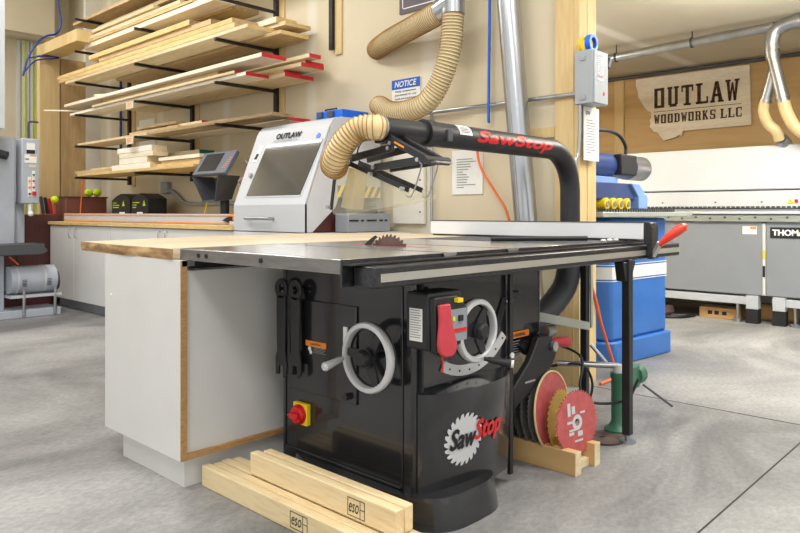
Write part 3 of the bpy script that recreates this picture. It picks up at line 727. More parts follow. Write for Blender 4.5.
poly = [(x, y, .8265) for x, y in edge]+[(3.22, 3.3, .8265), (3.22, 2.335+.05, .8265)]
poly = [(x, y, .8265) for x, y in edge]+[(1.9, 3.37, .8265), (2.85, 3.43, .8265), (2.85, 3.29, .8265), (3.2, 3.29, .8265), (3.2, 2.385, .8265), (1.30, 2.385, .8265)]
MB().prism(poly, (0, 0, .0405)).build('slab', M['top_wood'], ot)
mb = MB(); vs = []; fs = []
for x, y in edge:
    vs += [(x-.004+random.uniform(-.002, .002), y, .866), (x-.007+random.uniform(-.003, .003), y, .85), (x-.002+random.uniform(-.003, .002), y, .827+random.uniform(0, .003)), (x+.003, y, .866), (x+.003, y, .828)]
for i in range(n):
    a = i*5; b = a+5
    fs += [(a, b, b+1, a+1), (a+1, b+1, b+2, a+2), (a, a+3, b+3, b), (a+2, b+2, b+4, a+4)]
fs += [(0, 1, 2, 4, 3)]
mb.add(vs, fs).build('bark_edge', M['bark'], ot)
# lumber under the saw
def beam(name, x0, x1, y0, y1, z0, z1, lab, m='block'):
    o = MB().box(x0, x1, y0, y1, z0, z1).build(name, M[m], None, bevel=.004); tag(o, lab, 'lumber', 'pine beams beside the saw'); return o
b1 = beam('pine_beam', 1.36, 1.394, 1.22, 2.284, .0, .075, 'pine board on edge on the floor, outermost of the lower row, grade-stamped')
beam('pine_beam', 1.399, 1.433, 1.25, 2.275, .0, .073, 'pine board on edge, second from outside in the lower row, notched dark at its far end')
beam('pine_beam', 1.438, 1.474, 1.24, 2.28, .0, .074, 'weathered pine board, third from outside in the lower row')
beam('pine_beam', 1.479, 1.515, 1.26, 2.27, .0, .073, 'pine board innermost in the lower row next to the black saw cabinet')
b2 = beam('pine_beam', 1.43, 1.464, 1.367, 2.08, .0765, .154, 'pine board resting on the lower row, its outer face grade-stamped')
beam('pine_beam', 1.470, 1.505, 1.37, 2.06, .0765, .154, 'pine board on the lower row, between the stamped upper board and the black saw')
def stamp(p, x, y0, z0, w, h):
    mb = MB(); t = .0022; r = V((0, -1, 0)); u = V((0, 0, 1)); a = V((x-.0012, y0, z0))
    for q0, q1 in (((0, 0), (w, t)), ((0, h-t), (w, h)), ((0, 0), (t, h)), ((w-t, 0), (w, h)), ((w*.72, 0), (w*.72+t, h)), ((w*.72, h*.5), (w, h*.5+t))):
        mb.add([a+r*q0[0]+u*q0[1], a+r*q1[0]+u*q0[1], a+r*q1[0]+u*q1[1], a+r*q0[0]+u*q1[1]], [(0, 1, 2, 3)])
    o = mb.build('grade_stamp', M['ink'], p)
    text('stamp_logo', 'eso', (x-.0002, y0-w*.08, z0+h*.22), r, u, w*.58, h*.5, M['ink'], p, depth=.001, shear=.3)
stamp(b1, 1.36, 1.76, .012, .085, .052); stamp(b2, 1.43, 1.57, .086, .075, .055)

# ------------------------------------------------------------------ blade rack and blades
br = thing('blade_rack', 'low plywood trough on the floor holding circular saw blades', 'blade rack', (2.47, 1.65, 0))
MB().box(2.375, 2.415, 1.335, 2.05, 0, .088).build('rack_side', M['ply_wall'], br, bevel=.002, label='near side board')
MB().box(2.525, 2.565, 1.335, 2.05, 0, .088).build('rack_side', M['ply_wall'], br, bevel=.002, label='far side board')
MB().box(2.415, 2.525, 1.36, 2.05, 0, .03).build('rack_bottom', M['pine'], br)
BX('end_grain', M['pine'], br, 2.374, 2.416, 1.333, 1.335, 0, .088); BX('end_grain', M['pine'], br, 2.524, 2.566, 1.333, 1.335, 0, .088)
specs = [(1.385, .127, 'blade_red', 60, 'pinkish red circular saw blade, frontmost in the plywood rack'),
         (1.455, .122, 'blade_gold', 40, 'gold circular saw blade behind the front red one'),
         (1.495, .154, 'blade_red', 80, 'larger red saw blade with cream rim behind the gold one'),
         (1.53, .150, 'blade_dark', 60, 'dark steel saw blade just behind the large cream-rimmed one'),
         (1.565, .150, 'blade_dark', 64, 'dark steel saw blade fifth from the front in the rack'),
         (1.60, .142, 'blade_dark', 40, 'dark steel saw blade sixth from the front in the rack'),
         (1.635, .146, 'blade_dark', 28, 'coarse-toothed dark saw blade third from the back in the rack'),
         (1.675, .135, 'blade_dark', 50, 'dark steel saw blade second from the back in the rack'),
         (1.715, .130, 'blade_dark', 60, 'dark steel saw blade at the back of the rack')]
for i, (y, r, m, tt, lab) in enumerate(specs):
    nrm = V((.10 if i else -.16, -1, .08 if i else .06)).normalized()
    c = V((2.476, y, .048+r*.995))
    o = blade_mb(c, nrm, r, int(tt*.8), .003, .013, .010).build('saw_blade', M[m], None); tag(o, lab, 'saw blade', 'circular saw blades in the plywood rack')
    if i == 0:
        u = V((1, 0, 0)); u = (u-nrm*u.dot(nrm)).normalized(); w = nrm.cross(u)*-1
        if w.z < 0: w = -w
        MB().lathe(c, nrm, [(.014, .002), (.03, .0025)], 28).build('arbor_print', M['logo_silver'], o)
        mb = MB()
        for a, b, l, h in ((-.052, -.045, .03, .012), (-.05, -.03, .045, .008), (-.06, .0, .03, .01), (.0, -.055, .03, .02), (-.03, .035, .02, .03), (-.055, .03, .018, .05), (.02, .03, .03, .008), (-.02, -.075, .05, .008)):
            p = c+u*a+w*b+nrm*.0024; mb.add([p, p+u*l, p+u*l+w*h, p+w*h], [(0, 1, 2, 3)])
        mb.build('blade_print', M['logo_silver'], o)
    if i == 2:
        MB().lathe(c, nrm, [(r-.004, .0025), (r+.003, .0025), (r+.003, -.0025), (r-.004, -.0025)], 64, True).build('rim_guard', M['cream_rubber'], o)
    if i == 1:
        MB().lathe(c, nrm, [(.014, .002), (.026, .0025)], 24).build('arbor_ring', M['steel'], o)
        u = V((1, 0, 0)); w = V((0, 0, 1)); p = c+nrm*.0025; mb = MB()
        for a, b in ((-.06, .04), (-.06, .025), (-.055, -.04)): q = p+u*a+w*b; q2 = q+u*.035; 
        mb.add([p+V((-.05, 0, .04)), p+V((-.015, 0, .04)), p+V((-.015, 0, .048)), p+V((-.05, 0, .048))], [(0, 1, 2, 3)]); mb.build('yellow_print', M['yellow'], o)
o = blade_mb((2.86, 1.475, .006), (.0, .01, 1), .105, 40, .003, .013, .007).build('floor_blade', M['blade_rust'], None)
tag(o, 'rusty brown saw blade lying flat on the floor before the green stand', 'saw blade')

# ------------------------------------------------------------------ green stand
gs = thing('roller_stand', 'small green cast stand with chrome tee behind the black front leg', 'stand', (2.94, 1.47, 0))
MB().lathe((3.000, 1.47, 0), (0, 0, 1), [(0, 0), (.06, 0), (.062, .015), (.04, .03), (.030, .05), (.030, .24), (.034, .25), (.034, .27), (.0, .27)], 28).build('column', M['green'], gs)
MB().cyl((3.000, 1.47, .235), (3.000, 1.47, .305), .022, n=18).build('sleeve', M['rimsteel'], gs)
MB().cyl((3.000, 1.47, .30), (2.860, 1.70, .30), .014, n=14).cyl((3.010, 1.53, .30), (2.990, 1.60, .38), .009, n=10).build('cross_bar', M['steel'], gs)
MB().box(3.03, 3.12, 1.42, 1.48, .19, .29).cyl((3.115, 1.45, .24), (3.170, 1.45, .24), .045, n=20).cyl((3.060, 1.47, .22), (3.000, 1.47, .24), .025, n=14).build('clamp_head', M['green'], gs, bevel=.004)
MB().cyl((3.130, 1.41, .20), (3.220, 1.31, .10), .005, n=8).build('lever', M['dark_gray'], gs)
for i, (p, lab) in enumerate((
    ([(2.86, 1.85, .40), (2.88, 1.6, .35), (2.80, 1.55, .22), (2.86, 1.52, .15), (2.93, 1.40, .17), (2.97, 1.36, .26)], 'black cable looping behind the green stand, upper loop'),
    ([(2.84, 1.75, .28), (2.90, 1.60, .30), (2.93, 1.56, .2), (2.85, 1.58, .08), (2.72, 1.62, .03)], 'black cable looping beside the green stand, lower loop'),
    ([(2.66, 1.56, .01), (2.78, 1.60, .02), (2.90, 1.66, .03), (2.84, 1.74, .05), (2.72, 1.78, .08)], 'thin grey cable lying on the floor behind the saw blades'))):
    o = MB().tube(bez(p, 8), .006 if i < 2 else .004, 8).build('cable', M['black_plastic'] if i < 2 else M['dark_gray'], None); tag(o, lab, 'cable')

# ------------------------------------------------------------------ counter along the wall
ck = thing('wall_counter_cabinet', 'long run of white base cabinet doors under the lumber rack', 'cabinet', (3.25, 6.0, 0))
MB().box(2.90, 3.60, 3.3, 7.9, .10, .862).build('cabinet_body', M['white'], ck)
MB().box(2.96, 3.58, 3.3, 7.84, 0, .10).build('toe_kick', M['gray_panel'], ck)
ys = [7.9, 7.27, 6.44, 5.43, 4.42, 3.86, 3.3]
for i in range(6):
    d = MB().box(2.882, 2.90, ys[i+1]+.004, ys[i]-.004, .105, .858).build('door', M['white'], ck, bevel=.002)
    hy = ys[i+1]+.06 if i % 2 == 0 else ys[i]-.06
    if i == 0: hy = 7.36
    MB().tube(bez([(2.882, hy, .835), (2.862, hy, .83), (2.862, hy, .75), (2.882, hy, .745)], 5), .005, 8).build('handle', M['steel'], d)
cw = BX('worktop', M['pine_gold'], None, 2.865, 3.61, 4.40, 7.92, .866, .90, bevel=.003)
tag(cw, 'light wooden countertop with golden edge on the white wall cabinets', 'worktop')
tr = thing('fence_track', 'grey aluminium saw fence track with orange lines on the wall counter', 'track', (3.02, 6.2, .902))
MB().box(3.0, 3.06, 4.62, 7.83, .902, .985).build('track_body', M['light_gray'], tr)
MB().box(2.996, 3.0, 4.62, 7.83, .967, .975).box(2.996, 3.0, 4.62, 7.83, .908, .916).build('orange_line', M['orange'], tr)
o = thing('fence_stop', 'orange flip stop with black point clamped at the near end of the grey track', 'stop block', (3.02, 4.66, .902))
MB().box(2.985, 3.07, 4.44, 4.615, .935, .985).build('stop_body', M['orange'], o, bevel=.003)
MB().box(2.975, 3.07, 4.44, 4.60, .902, .93).build('stop_base', M['rimsteel'], o, bevel=.003)
MB().prism([(2.98, 4.58, .91), (2.98, 4.71, .935), (2.98, 4.62, .965), (2.98, 4.57, .965)], (.012, 0, 0)).build('stop_pointer', M['black_plastic'], o)

# tablet on stand
tb = thing('measuring_display', 'grey tilted touch display on a black stand on the wall counter', 'display', (3.05, 4.85, .902))
def P4(y, t, n=0):  # t along the slope
    a = V((2.95, y, 1.30)); u = V((.15, .04, .20)).normalized(); nn = V((-.8, 0, .6)).normalized()
    return a+u*t+nn*n
MB().prism([P4(5.10, 0, 0), P4(4.63, 0, 0), P4(4.63, .235, 0), P4(5.10, .235, 0)], V((.8, 0, -.6)).normalized()*.035).build('bezel', M['bezel'], tb, bevel=.006)
MB().prism([P4(5.04, .03, .001), P4(4.78, .03, .001), P4(4.78, .21, .001), P4(5.04, .21, .001)], V((-.8, 0, .6))*.002).build('screen', M['screen'], tb)
mb = MB()
for i in range(6): mb.prism([P4(4.70-.006*i, .05+i*.02, .001), P4(4.66-.006*i, .05+i*.02, .001), P4(4.66-.006*i, .058+i*.02, .001), P4(4.70-.006*i, .058+i*.02, .001)], V((-.8, 0, .6))*.002)
mb.build('orange_print', M['orange_red'], tb)
MB().box(2.96, 3.16, 4.72, 4.735, 1.06, 1.27).prism([(2.97, 5.12, 1.27), (2.93, 4.72, 1.27), (2.99, 4.80, 1.05), (3.02, 5.02, 1.05)], (.012, 0, 0)) if 0 else None
hb = MB()
for a, b in (((2.94, 5.08, 1.285), (2.99, 5.00, 1.09)), ((2.94, 4.70, 1.285), (2.99, 4.82, 1.09))):
    hb.prism([(a[0], a[1], a[2]), (b[0], b[1], b[2]), (b[0]+.15, b[1], b[2]+.02), (a[0]+.20, a[1], a[2]+.0)], (0, .01, 0))
hb.prism([(2.99, 5.01, 1.08), (2.99, 4.82, 1.08), (3.14, 4.82, 1.10), (3.14, 5.01, 1.10)], (0, 0, .012)).prism([(3.13, 5.06, 1.28), (3.13, 4.72, 1.28), (3.13, 4.82, 1.10), (3.13, 5.01, 1.10)], (.012, 0, 0))
hb.build('shroud', M['dark_gray'], tb)
MB().cyl((3.115, 4.88, .93), (3.115, 4.88, 1.10), .036, n=18).lathe((3.24, 4.97, .902), (0, 0, 1), [(0, 0), (.17, 0), (.16, .015), (.06, .03), (0, .035)], 28).build('stand', M['black_plastic'], tb)
MB().tube(bez([(3.12, 4.60, 1.40), (3.16, 4.55, 1.32), (3.10, 4.66, 1.24), (3.18, 4.62, 1.18)], 6), .01, 8).build('wiring', M['galv'], tb)
MB().tube(bez([(3.16, 5.2, 1.13), (3.16, 5.24, 1.02), (3.14, 5.27, .91)], 6), .006, 8).build('yellow_strap', M['yellow'], tb)

# wall socket
ws = thing('wall_outlet', 'grey wall outlet box with bent conduit above the counter', 'outlet', (3.6, 6.7, 1.1))
MB().box(3.57, 3.619, 6.66, 6.80, 1.19, 1.31).build('outlet_box', M['box_gray'], ws, bevel=.006)
MB().tube(bez([(3.59, 6.68, 1.22), (3.58, 6.55, 1.2), (3.58, 6.35, 1.10), (3.58, 6.1, 1.08), (3.585, 5.4, 1.08)], 6), .018, 10).build('conduit', M['box_gray'], ws)

# bins, tool boxes
o = thing('storage_bin', 'low reddish brown metal bin at the far end of the counter', 'bin', (3.2, 7.88, .902))
MB().box(3.03, 3.48, 7.86, 8.2, .902, 1.165).build('bin_body', M['brown_bin'], o, bevel=.01)
MB().box(3.02, 3.49, 7.85, 8.21, 1.155, 1.17).build('bin_rim', M['maroon'], o)
for (y0, y1, lab) in ((6.76, 7.16, 'black tool carton with green print, the one nearer the brown bin'), (6.38, 6.72, 'black tool carton with green print, the one nearer the wall outlet')):
    t = thing('tool_carton', lab, 'box', (3.3, (y0+y1)/2, .902), 'black cartons on the wall counter')
    MB().prism([(3.22, y1, .902), (3.22, y0, .902), (3.22, y0, 1.13), (3.22, y0+.08, 1.16), (3.22, (y0+y1)/2, 1.185), (3.22, y1-.1, 1.16), (3.22, y1, 1.12)], (.2, 0, 0)).build('carton_body', M['black_plastic'], t, bevel=.006)
    mb = lines_mb((3.219, y1-.03, 1.03), (0, -1, 0), (0, 0, 1), .18, .07, 3, .001, .6)
    mb.add([(3.218, y1-.24, 1.06), (3.218, y1-.30, 1.06), (3.218, y1-.27, 1.12)], [(0, 1, 2)]); mb.build('green_print', M['lime'], t)
    MB().add([(3.2185, y0+.10, .93), (3.2185, y0+.22, .93), (3.2185, y0+.22, 1.0), (3.2185, y0+.10, 1.0)], [(0, 1, 2, 3)]).build('paper_tag', M['paper'], t)
for (y, lab) in ((7.82, 'lime green tennis ball, left of the two above the brown bin'), (7.64, 'lime green tennis ball, right of the two above the brown bin')):
    o = MB().sphere((3.335 if y > 7.7 else 3.40, 8.0 if y > 7.7 else 7.93, 1.217), .046, 16).build('tennis_ball', M['lime'], None); tag(o, lab, 'ball', 'tennis balls on the bin')
ORG['x'] = None
o = MB().cyl((3.17, 7.842, .903), (3.21, 7.842, 1.40), .008, n=8).build('marker_rod', M['orange_red'], None); tag(o, 'thin orange-red rod standing against the brown bin', 'rod')
# maroon cabinet
mcab = thing('maroon_cabinet', 'dark maroon steel cabinet between the grey bandsaw and the white counter', 'cabinet', (2.78, 8.05, 0))
MB().box(2.40, 2.985, 7.95, 8.28, 0, .975).build('cabinet_body', M['maroon'], mcab, bevel=.006)
MB().box(2.56, 2.565, 7.946, 7.95, .05, .9).build('door_gap', M['ink'], mcab)
for i, (x, m, lab) in enumerate(((2.87, 'dark_gray', 'grey clamp bar standing on the maroon cabinet, leftmost of the three'), (2.915, 'black_plastic', 'black clamp bar standing on the maroon cabinet, middle of the three'), (2.955, 'red', 'red clamp bar standing on the maroon cabinet, rightmost of the three'))):
    o = MB().bar((x, 8.06, .98), (x-.03, 8.06, 1.17 - .01*i), .032, .03, (0, 1, 0)).build('clamp_bar', M[m], None, bevel=.006); tag(o, lab, 'clamp', 'clamps on the maroon cabinet')
o = thing('ball_topped_stick', 'pink stick topped with a lime ball beside the clamps', 'stick', (2.84, 7.98, .98))
MB().cyl((2.972, 7.99, .978), (2.965, 7.99, 1.12), .012, n=12).build('stick', M['paddle'], o)
MB().sphere((2.963, 7.99, 1.135), .042, 14).build('ball', M['lime'], o)

# ------------------------------------------------------------------ lumber rack
rk = thing('lumber_rack', 'dark steel lumber rack of wall uprights and arms above the counter', 'rack', (3.58, 6.2, 1.2))
for y in (7.54, 6.2, 4.84):
    u = MB().box(3.575, 3.605, y-.02, y+.02, 1.30, 3.3).build('upright', M['rack'], rk)
    BX('wood_backing', M['post_wood'], u, 3.6055, 3.6195, y-.09, y-.021, 1.28, 3.3) if 1 else None
    for z in (1.36, 1.69, 2.02, 2.36, 2.69, 3.03):
        if y < 5 and z < 1.5: continue
        MB().box(3.0, 3.58, y-.013, y+.013, z-.012, z+.012).build('arm', M['rack'], rk, bevel=.003)
# separate upright nearer the camera
o = thing('rack_upright', 'dark steel rack upright with wooden strip left of the poster', 'rack upright', (3.6, 4.14, 2.25))
MB().box(3.58, 3.605, 4.11, 4.15, 2.26, 4.0).build('steel_strip', M['rack'], o)
MB().box(3.6055, 3.6195, 4.03, 4.105, 2.22, 4.0).build('wood_strip', M['post_wood'], o)

boards = [
 # name, x0,x1,y0,y1,z0,th, mat, end, label, group
 (3.12, 3.55, 4.3, 7.9, 3.045, .03, 'pine_under', None, 'wide plywood sheet on the topmost rack level'),
 (3.20, 3.55, 5.4, 7.5, 3.077, .035, 'pine_gold', None, 'board lying on the wide sheet of the topmost rack level'),
 (3.06, 3.26, 4.95, 7.46, 2.705, .048, 'pine_white', None, 'thick pale board lowest in front on the fifth rack level'),
 (3.05, 3.25, 5.27, 7.44, 2.755, .022, 'pine_gold', None, 'thin orange board between pale ones, fifth rack level'),
 (3.05, 3.25, 5.47, 7.46, 2.779, .036, 'pine', None, 'pale board on top of the front stack, fifth rack level'),
 (3.12, 3.32, 5.75, 7.42, 2.817, .035, 'rough', None, 'rough grey board third from top in the front pile, fifth rack level'),
 (3.08, 3.30, 6.0, 7.38, 2.854, .034, 'pine', None, 'pale board second from top of the front pile, fifth rack level'),
 (3.12, 3.34, 5.6, 7.25, 2.890, .036, 'rough', None, 'rough grey-brown board at the very top of the fifth rack level pile'),
 (3.29, 3.56, 5.05, 7.2, 2.705, .045, 'pine_gold', 'rough', 'knotty brown-ended board behind the pale stack, fifth rack level'),
 (3.0, 3.22, 4.40, 7.80, 2.375, .028, 'pine', 'pine_gold', 'long board with pale edge lowest on the fourth rack level'),
 (3.0, 3.24, 4.57, 7.97, 2.405, .04, 'pine_gold', 'pine_under', 'yellowish board second in the front stack, fourth rack level'),
 (3.0, 3.24, 4.60, 8.02, 2.447, .038, 'pine_gold', 'pine_under', 'yellowish board third in the front stack, fourth rack level'),
 (3.08, 3.27, 4.95, 6.6, 2.487, .03, 'rough', 'rough', 'weathered thin board above the yellowish ones, fourth rack level'),
 (3.06, 3.27, 5.0, 7.1, 2.519, .045, 'pine_under', 'rough', 'knotty brown board second from top of the tall front pile, fourth rack level'),
 (3.04, 3.26, 5.3, 7.3, 2.566, .045, 'pine_gold', 'rough', 'knotty golden board on top of the tall front pile, fourth rack level'),
 (3.28, 3.56, 4.37, 7.2, 2.375, .03, 'pine_under', 'pine_gold', 'wide brown board lowest at the wall side, fourth rack level'),
 (3.28, 3.46, 4.52, 6.6, 2.407, .04, 'pine_under', 'pine_gold', 'brown-ended board second at the wall side, fourth rack level'),
 (3.32, 3.57, 4.36, 6.4, 2.449, .03, 'pine', 'pine_gold', 'brown-ended board third at the wall side, fourth rack level'),
 (3.30, 3.50, 4.45, 6.0, 2.481, .045, 'pine_white', 'pine_gold', 'pale board topmost at the wall side, fourth rack level'),
 (3.04, 3.25, 4.48, 7.78, 2.035, .026, 'pine_white', 'red_paint', 'red-ended board lowest in front on the third rack level'),
 (3.02, 3.26, 4.60, 7.17, 2.063, .022, 'pine', 'red_paint', 'red-ended yellowish board second in front, third rack level'),
 (3.06, 3.26, 4.9, 7.0, 2.087, .04, 'pine_under', None, 'brown board third in front, third rack level'),
 (3.0, 3.22, 4.22, 7.83, 2.13, .03, 'pine_white', 'red_paint', 'long white-edged red-ended board topmost in front, third rack level'),
 (3.27, 3.55, 4.30, 6.9, 2.035, .03, 'pine', 'red_paint', 'red-ended board lowest at the wall side, third rack level'),
 (3.29, 3.44, 4.34, 6.6, 2.067, .025, 'pine_gold', 'red_paint', 'red-ended board second at the wall side, third rack level'),
 (3.30, 3.52, 4.14, 6.6, 2.094, .03, 'pine', 'red_paint', 'red-ended board third at the wall side, third rack level'),
 (3.38, 3.56, 4.19, 6.3, 2.126, .03, 'pine_white', 'red_paint', 'red-ended board fourth at the wall side, third rack level'),
 (3.33, 3.44, 4.08, 6.0, 2.158, .028, 'pine', 'red_paint', 'narrow red-ended board topmost at the wall side, third rack level'),
 (3.05, 3.25, 4.16, 6.04, 1.702, .026, 'rough', None, 'greyish board in front on the second rack level'),
 (3.27, 3.52, 4.30, 6.3, 1.702, .026, 'pine_white', 'red_paint', 'pale red-ended board at the wall side, second rack level'),
 (3.05, 3.3, 6.07, 7.6, 1.702, .024, 'pine', None, 'board at the far half of the second rack level'),
 (3.16, 3.36, 4.9, 6.1, 1.73, .03, 'rough', 'red_paint', 'weathered red-ended board second in the pile, second rack level'),
 (3.20, 3.34, 5.37, 5.97, 1.762, .028, 'pine', 'red_paint', 'short red-ended board just below the top of the second level pile'),
 (3.07, 3.15, 5.55, 6.45, 1.73, .022, 'pine_under', None, 'narrow brown strip at the front edge, second rack level'),
 (3.17, 3.30, 5.75, 6.5, 1.792, .024, 'rough', None, 'short grey strip crowning the pile on the second rack level'),
 (3.38, 3.53, 4.75, 6.0, 1.73, .024, 'pine', 'red_paint', 'thin red-ended board against the wall, second rack level'),
 (3.03, 3.40, 5.22, 7.56, 1.375, .026, 'pine_gold', None, 'long golden board across the lowest rack level'),
 (3.05, 3.25, 6.82, 7.67, 1.403, .03, 'pine_under', None, 'brown board sticking out at the far end, lowest rack level'),
 (3.12, 3.3, 6.82, 7.45, 1.435, .02, 'pine', None, 'thin pale board over the brown one, lowest rack level'),
 (3.05, 3.2, 6.0, 6.78, 1.403, .05, 'pine_white', 'pine', 'white timber block, bottom of the white stack on the lowest rack level'),
 (3.05, 3.2, 6.06, 6.62, 1.455, .055, 'pine_white', 'pine', 'white timber block, second from bottom of the white stack'),
 (3.05, 3.2, 5.95, 6.62, 1.512, .045, 'pine_white', 'pine', 'white timber block, third from bottom of the white stack'),
 (3.05, 3.2, 5.97, 6.66, 1.559, .05, 'pine_white', 'pine', 'white timber block, top of the white stack on the lowest rack level'),
 (3.1, 3.22, 5.24, 5.98, 1.403, .03, 'pine_gold', 'pine_under', 'short yellow board right of the white stack, lowest rack level'),
 (3.12, 3.26, 5.26, 5.93, 1.435, .022, 'pine', None, 'thin board over the short yellow one, lowest rack level'),
 (3.1, 3.2, 5.24, 5.94, 1.46, .03, 'pine_white', None, 'white strip right of the white stack, lowest rack level'),
 (3.27, 3.42, 5.53, 6.25, 1.403, .15, 'pine', 'green_paint', 'green-ended timber block behind the white stack'),
 (3.27, 3.36, 6.6, 6.95, 1.46, .06, 'green_paint', None, 'small green-painted offcut at the far side of the white stack'),
]
for (x0, x1, y0, y1, z0, th, m, end, lab) in boards:
    t = MB().box(x0, x1, y0, y1, z0, z0+th).build('lumber_board', M[m], None, bevel=.002)
    tag(t, lab, 'board', 'boards on the lumber rack')
    if end: BX('painted_end' if 'paint' in end else 'end_grain', M[end], t, x0, x1, y0-.003, y0-.0005, z0, z0+th, label='red painted end' if end == 'red_paint' else None)
for a, b, lab in (((2.86, 8.0, 2.10), (3.18, 7.6, 2.084), 'thin stick poking out crosswise at the far end of the third level'), ((3.02, 7.1, 2.18), (3.28, 6.5, 2.175), 'short white stick lying crosswise above the third rack level')):
    o = MB().bar(a, b, .02, .014).build('thin_stick', M['pine_white'], None); tag(o, lab, 'stick', 'loose sticks on the rack')
for (y, z, lab) in ((6.22, 1.99, 'orange printed tag hanging on the third rack level'), (6.22, 1.66, 'orange printed tag hanging on the second rack level')):
    o = MB().box(2.9955, 2.9995, y, y+.14, z-.03, z+.035).build('price_tag', M['tape'], None); tag(o, lab, 'tag', 'orange tags on the rack')
    lines_mb((2.9955, y+.12, z-.02), (0, -1, 0), (0, 0, 1), .1, .045, 3, .001).build('tag_print', M['orange_red'], o)

# ------------------------------------------------------------------ CNC style enclosure
cn = thing('machine_enclosure', 'white machine hood with slanted smoked window standing on the wall counter', 'machine', (3.2, 3.98, .866))
YN, YF = 3.56, 4.40
prof = [(2.885, .866), (2.885, 1.05), (3.085, 1.56), (3.105, 1.60), (3.135, 1.63), (3.18, 1.648), (3.56, 1.66)]
inner = [(3.56, 1.10), (3.16, 1.10), (3.13, 1.03), (2.93, .866)]
poly = prof+inner
MB().prism([(x, YN, z) for x, z in poly], (0, .02, 0)).build('side_panel', M['enclosure_white'], cn)
mb = MB()
for i in range(len(prof)-1):
    (xa, za), (xb, zb) = prof[i], prof[i+1]
    mb.add([(xa, YN, za), (xa, YF, za), (xb, YF, zb), (xb, YN, zb)], [(0, 1, 2, 3)], i >= 1)
mb.add([(x, YF, z) for x, z in prof+[(3.56, .866)]], [tuple(range(len(prof)+1))])
mb.add([(3.56, YN, 1.66), (3.56, YF, 1.66), (3.56, YF, .866), (3.56, YN, .866)], [(0, 1, 2, 3)])
hood = mb.build('hood', M['enclosure_white'], cn)
# slanted front: point on slope
A = V((2.885, 0, 1.05)); Bp = V((3.085, 0, 1.56)); SU = (Bp-A).normalized(); SN = V((-SU.z, 0, SU.x))
def SP(y, t, n=0): return V((A.x, y, A.z))+SU*t+SN*n
MB().prism([SP(4.27, .07, .002), SP(3.66, .07, .002), SP(3.60, .465, .002), SP(4.22, .465, .002)], SN*.006).build('window', M['smoked'], cn, 'smoked window pane')
wf = MB()
q = [SP(4.28, .06, 0), SP(3.65, .06, 0), SP(3.59, .475, 0), SP(4.23, .475, 0)]
for i in range(4): wf.bar(q[i], q[(i+1) % 4], .012, .006, SN)
wf.build('window_frame', M['light_gray'], cn)
MB().tube([(2.885, 4.20, .955), (2.845, 4.20, .955), (2.845, 3.92, .955), (2.885, 3.92, .955)], .011, 10).build('front_handle', M['steel'], cn)
dc = MB().prism([SP(4.345, .34, .001), SP(4.29, .34, .001), SP(4.265, .47, .001), SP(4.32, .47, .001)], SN*.002).build('instruction_decal', M['paper'], cn, 'white pictogram decal')
MB().prism([SP(4.335, .36, .003), SP(4.30, .36, .003), SP(4.29, .40, .003), SP(4.32, .41, .003)], SN*.001).build('decal_print', M['ink'], dc)
MB().cyl(SP(4.30, .23, 0), SP(4.30, .23, .02), .018, n=16).build('key_lock', M['steel'], cn)
mb = MB().cyl(SP(3.66, .50, 0), SP(3.66, .50, .003), .022, n=20); mb.build('round_decal', M['bright_blue'], cn)
text('lettering', 'OUTLAW', SP(4.14, .507, .0), (0, -1, 0), SU, .29, .046, M['ink'], cn, depth=.006, bold=.045, label='black OUTLAW lettering')
text('lettering', 'WOODWORKS LLC', SP(4.16, .483, .0), (0, -1, 0), SU, .29, .018, M['inkgray'], cn, depth=.0075, bold=.01, label='small grey WOODWORKS LLC lettering')
MB().box(3.15, 3.55, 3.554, 3.56, 1.10, 1.18).build('hazard_strip', M['hazard'], cn)
MB().box(3.21, 3.55, 3.75, 3.76, .92, 1.13).build('opening_shade', M['black_plastic'], cn)  # black sheet behind the side opening, stands for the shade inside the hood
MB().box(2.93, 3.20, 3.60, 3.70, .868, 1.10).build('maroon_infeed', M['maroon'], cn)
v = thing('slotted_vise', 'grey slotted metal block on the counter in front of the enclosure opening', 'vise', (3.3, 3.45, .866))
MB().box(3.12, 3.52, 3.42, 3.55, .866, .99).build('vise_body', M['gray_panel'], v, bevel=.004)
mb = MB()
for a, b in ((3.13, 3.21), (3.235, 3.26), (3.29, 3.38), (3.41, 3.44), (3.46, 3.485)): mb.box(a, b, 3.416, 3.42, .937, .948)
mb.build('slot', M['ink'], v)
MB().box(3.16, 3.52, 3.551, 3.553, .95, 1.04).build('vise_jaw', M['black_plastic'], v)
o = thing('blue_case', 'bright blue plastic case lying on top of the white machine hood', 'case', (3.35, 3.75, 1.662))
MB().box(3.26, 3.52, 3.64, 3.92, 1.662, 1.72).build('case_body', M['bright_blue'], o, bevel=.006)
BX('latch', M['dark_gray'], o, 3.245, 3.27, 3.72, 3.78, 1.672, 1.712); BX('latch', M['dark_gray'], o, 3.245, 3.27, 3.84, 3.89, 1.672, 1.712)
MB().tube([(3.3, 3.74, 1.72), (3.3, 3.74, 1.735), (3.3, 3.86, 1.735), (3.3, 3.86, 1.72)], .006, 8).build('case_handle', M['black_plastic'], o)

